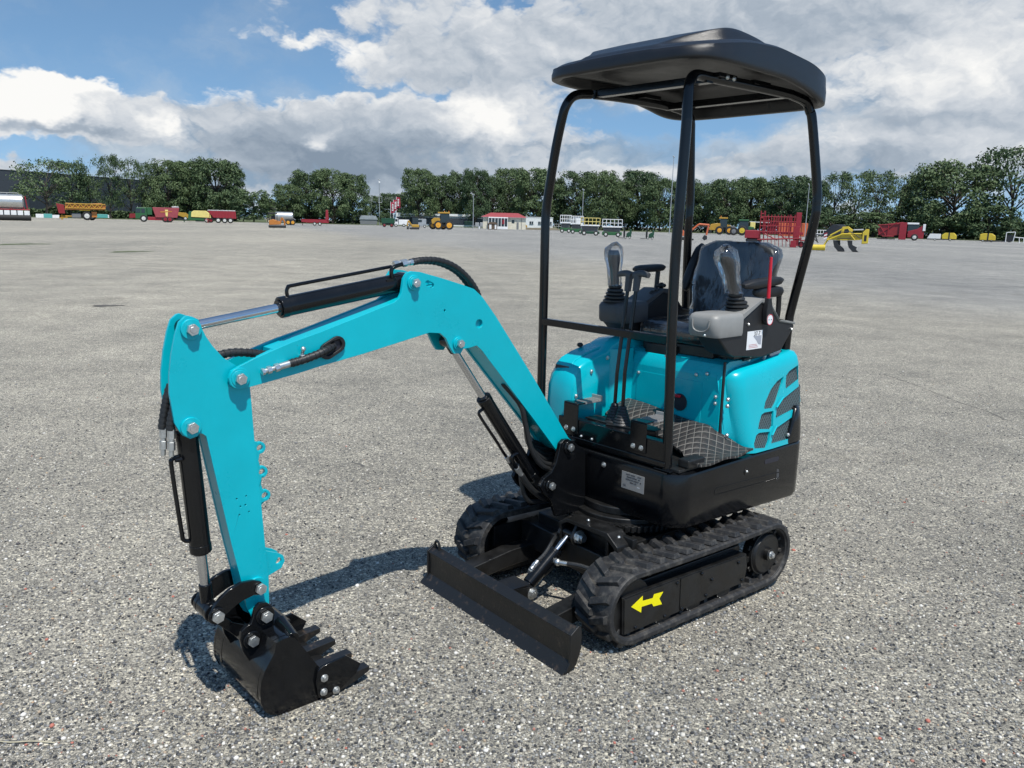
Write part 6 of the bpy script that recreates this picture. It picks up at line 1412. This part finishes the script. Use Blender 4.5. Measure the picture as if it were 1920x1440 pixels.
def crown_mesh(name, seed, n_cl, n_leaf, ls, zb, shape, loose):
    """leaf clumps through a crown one unit wide and one unit tall; zb = height of its lowest leaves"""
    rs = np.random.default_rng(seed); Vv = []; ctrs = []
    for i in range(n_cl):
        t = (i + .5) / n_cl; z = zb + (1 - zb) * (.03 + .90 * rs.random() ** .85); u = (z - zb) / (1 - zb)
        prof_r = .5 * min(1, (u * 3.2 + .42)) * math.sqrt(max(.02, 1 - max(0, (u - shape) / (1.03 - shape)) ** 2.2))
        a = rs.random() * 2 * pi; r = prof_r * (.35 + .62 * math.sqrt(rs.random())); cr_ = (.075 + .075 * rs.random()) * (1 if u < .85 else .8)
        c = np.array([r * cos(a), r * sin(a), min(z, 1 - cr_ * .8)]); ctrs.append((c, cr_))
        k = int(n_leaf * (.6 + .8 * rs.random())); d = rs.normal(size=(k, 3)); d /= np.linalg.norm(d, axis=1)[:, None]; d[:, 2] = np.where(d[:, 2] < -.35, -d[:, 2], d[:, 2])
        P = c + d * (cr_ * (.35 + (.65 + loose * rs.random((k, 1)) ** 3) * rs.random((k, 1)) ** .4)) * np.array([1.15, 1.15, .85])
        nrm = d + rs.normal(size=(k, 3)) * .55; nrm /= np.linalg.norm(nrm, axis=1)[:, None]
        t1 = np.cross(nrm, rs.normal(size=(k, 3))); t1 /= np.linalg.norm(t1, axis=1)[:, None]; t2 = np.cross(nrm, t1); s = ls * (.55 + .9 * rs.random((k, 1)))
        Vv.append(np.stack([P - t1 * s, P + t2 * s * .55, P + t1 * s, P - t2 * s * .55], 1))
    A = np.concatenate(Vv).reshape(-1, 3); n = len(A) // 4
    me = bpy.data.meshes.new(name); me.from_pydata(A.tolist(), [], (np.arange(n * 4).reshape(-1, 4)).tolist()); me.materials.append(LEAF)
    g = G(); g.tube([(0, 0, -.01), (.01, .0, zb * .6), (0, .01, zb + .2), (.01, 0, .62)], lambda t: .030 * (1 - .75 * t) + (.012 if t < .06 else 0), n=8)
    for c, cr_ in ctrs[::3]:
        z0 = max(zb * .75, c[2] * .55); g.tube([(0, 0, z0), (c[0] * .5, c[1] * .5, (z0 + c[2]) * .5 + .02), tuple(c)], lambda t: .010 * (1 - .7 * t), n=5, sub=3)
    o = g.build('trunk_mesh', BARK); tm = o.data; bpy.data.objects.remove(o); return me, tm
DENSE = [crown_mesh('oak_crown', 100 + i, 105, 125, .0175, .07, .45, .35) for i in range(5)]
SPARSE = [crown_mesh('open_crown', 200 + i, 50, 66, .019, .16, .5, .8) for i in range(4)]
BUSH = [crown_mesh('bush_crown', 300 + i, 46, 100, .026, .0, .35, .4) for i in range(2)]
def tree(kind, px, yt, w, dist, label, group, k):
    d = ray(px, yt); h = V3((d.x, d.y, 0)); p = h.normalized() * dist; top = CH + d.z / h.length * dist; wm = w * dist / FPX * 1.12
    cm, tm = {'d': DENSE, 's': SPARSE, 'b': BUSH}[kind][k % len({'d': DENSE, 's': SPARSE, 'b': BUSH}[kind])]
    nm = {'d': 'deciduous_tree', 's': 'open_crowned_tree', 'b': 'bush'}[kind]
    r = empty(nm, p, k * 1.7 + px); tag(r, label, 'bush' if kind == 'b' else 'tree', group)
    for n, me in (('crown', cm), ('trunk', tm)):
        o = bpy.data.objects.new(n, me); COL.objects.link(o); o.parent = r; o.scale = (wm, wm, top)
LW = 'trees in front of the dark hall'
for k, (x, y, w, lb) in enumerate(((80, 297, 78, 'broad leafy tree at the left end of the row before the dark hall'), (125, 302, 52, 'thin tree second from the left before the dark hall'), (163, 300, 46, 'thin tree above the orange crop sprayer'), (200, 290, 42, 'tallest thin airy tree with bare lower trunk before the hall'), (240, 299, 50, 'thin tree left of the dense round clump above the feeder truck'), (270, 304, 36, 'narrow tree touching the dense clump above the feeder truck'))):
    tree('s', x, y, w, 335 + 5 * (k % 3), lb, LW, k); 
for k, (x, y, w, lb) in enumerate(((312, 299, 64, 'dense dark tree at the left of the big clump behind the feeder truck'), (355, 300, 66, 'dense dark tree in the middle of the clump above the yellow baler'), (403, 296, 84, 'dense round tree at the right of the clump above the red tipping trailer'), (433, 313, 40, 'smaller dense tree at the right edge of the clump above the red tipping trailer'))):
    tree('d', x, y, w, 338 + 6 * (k % 2), lb, 'dense clump behind the trailers', k)
for k, (x, y, w, lb) in enumerate(((455, 372, 44, 'low bush beside the dense clump, right of the red tipping trailer'), (474, 353, 56, 'tall rounded bush left of the silver tanker'), (500, 372, 36, 'low bush in front of the grey house roof'))): tree('b', x, y, w, 322, lb, 'bushes left of the tanker', k)
for k, (x, y, w, lb) in enumerate(((540, 345, 52, 'shorter tree at the left of the clump above the silver tanker'), (578, 318, 72, 'tall round oak left of centre in the clump above the red flatbed'), (622, 317, 68, 'tall round oak right of centre in the clump above the red flatbed'), (660, 326, 54, 'oak at the right edge of the clump above the red flatbed'))): tree('d', x, y, w, 325 + 5 * (k % 2), lb, 'oak clump above the red flatbed trailer', k + 1)
for k, (x, y, w, lb) in enumerate(((700, 366, 46, 'small far tree left of the camera mast'), (735, 362, 50, 'small far tree behind the three red flags'), (765, 372, 36, 'small far tree at the foot of the tall wood edge'))): tree('d', x, y, w, 390, lb, 'small far trees by the flags', k)
tree('b', 722, 397, 20, 300, 'round light green shrub beside the flag poles', 'shrubs', 1)
mid = [(785, 315, 54), (828, 328, 54), (865, 320, 50), (893, 316, 46), (925, 330, 46), (960, 315, 60), (1002, 316, 66), (1036, 330, 48), (1085, 320, 74), (1130, 320, 56), (1165, 337, 48), (1200, 320, 70), (1242, 332, 56), (1290, 336, 52), (1330, 343, 58), (1367, 335, 60), (1410, 333, 60), (1450, 336, 58), (1486, 328, 66)]
ml = ['first tall tree at the left end of the long wood, right of the flags', 'tall tree above the big yellow tractor, second in the long wood', 'tall tree left of the light mast by the office', 'tall tree behind the light mast by the office', 'lower tree between two taller ones behind the red roofed office', 'tall tree directly behind the red roofed office', 'tall tree behind the white annex, left of the canopy post', 'tree seen behind the left front canopy post', 'broad tree behind the leftmost scissor lift', 'broad tree behind the third scissor lift', 'lower tree above the rightmost scissor lift', 'broad tall tree above the small forklifts', 'tree behind the tallest light mast', 'tree right of the front canopy post above the orange digger arm', 'tree above the yellow wheel loader', 'tree above the green tractor', 'tree above the left end of the red harrow', 'tree above the middle of the red harrow', 'tall tree left of the rear canopy post']
for k, (x, y, w) in enumerate(mid): tree('d', x, y, w * 1.12, (345 if x < 1050 else 335 if x < 1300 else 325) + 7 * (k % 3), ml[k], 'long wood behind the yard', k * 3 + 1)
rt_ = [(1528, 336, 54, 'd', 'tree right of the rear canopy post above the white rail trailer'), (1570, 322, 52, 's', 'open tree with sky showing through, above the black tarpaulin'), (1610, 323, 56, 's', 'open tree above the right end of the yellow plough'), (1652, 321, 60, 's', 'open grey green tree above the elevator of the potato harvester'), (1692, 329, 54, 's', 'lower open tree above the cab of the potato harvester'), (1738, 324, 62, 'd', 'leafy tree above the white and yellow bowser'), (1800, 302, 104, 'd', 'big spreading leafy oak standing out in the row on the right'), (1912, 275, 104, 's', 'tallest open oak cut by the right edge of the picture')]
for k, (x, y, w, t, lb) in enumerate(rt_): tree(t, x, y, w * 1.1, 318 + 7 * (k % 3), lb, 'trees along the right of the yard', k + 2)
for k, (x, y, w, lb) in enumerate(((1858, 385, 70, 'low dark bush between the big oak and the tallest oak'), (1768, 400, 60, 'low hedge bush behind the bowsers'), (1640, 398, 70, 'low hedge bush behind the potato harvester'), (1560, 400, 66, 'low hedge bush behind the black tarpaulin'), (1905, 412, 60, 'low bush behind the hose reel'))): tree('b', x, y, w, 312, lb, 'bushes under the right hand trees', k)
# shaded undergrowth that closes the wood between the trunks
rs = np.random.default_rng(5); Q = []
for x0, x1, dist, hpx in ((270, 450, 352, 44), (520, 690, 338, 40), (766, 1060, 366, 72), (1040, 1300, 356, 78), (1280, 1530, 346, 76), (1500, 1830, 340, 48), (1820, 1990, 338, 40), (40, 280, 350, 16)):
    n = int((x1 - x0) * 20); xx = x0 + (x1 - x0) * rs.random(n); zz = rs.random(n)
    for i in range(n):
        d = ray(xx[i], 420); h = V3((d.x, d.y, 0)).normalized(); s = dist / FPX; top = hpx * s * (.75 + .25 * sin(xx[i] * .11) * sin(xx[i] * .037 + 1))
        p = h * (dist + 7 * rs.random()); z = .1 + top * zz[i]; q = .55 + .6 * rs.random(); nn = V3(rs.normal(size=3)).normalized(); t1 = nn.orthogonal().normalized(); t2 = nn.cross(t1); c = V3((p.x, p.y, z)); k = s * 3.2 * q
        Q += [c - t1 * k, c + t2 * k * .6, c + t1 * k, c - t2 * k * .6]
me = bpy.data.meshes.new('undergrowth'); me.from_pydata([tuple(q) for q in Q], [], [(i, i + 1, i + 2, i + 3) for i in range(0, len(Q), 4)]); me.materials.append(LEAF)
o = bpy.data.objects.new('undergrowth', me); COL.objects.link(o); tag(o, kind='stuff')
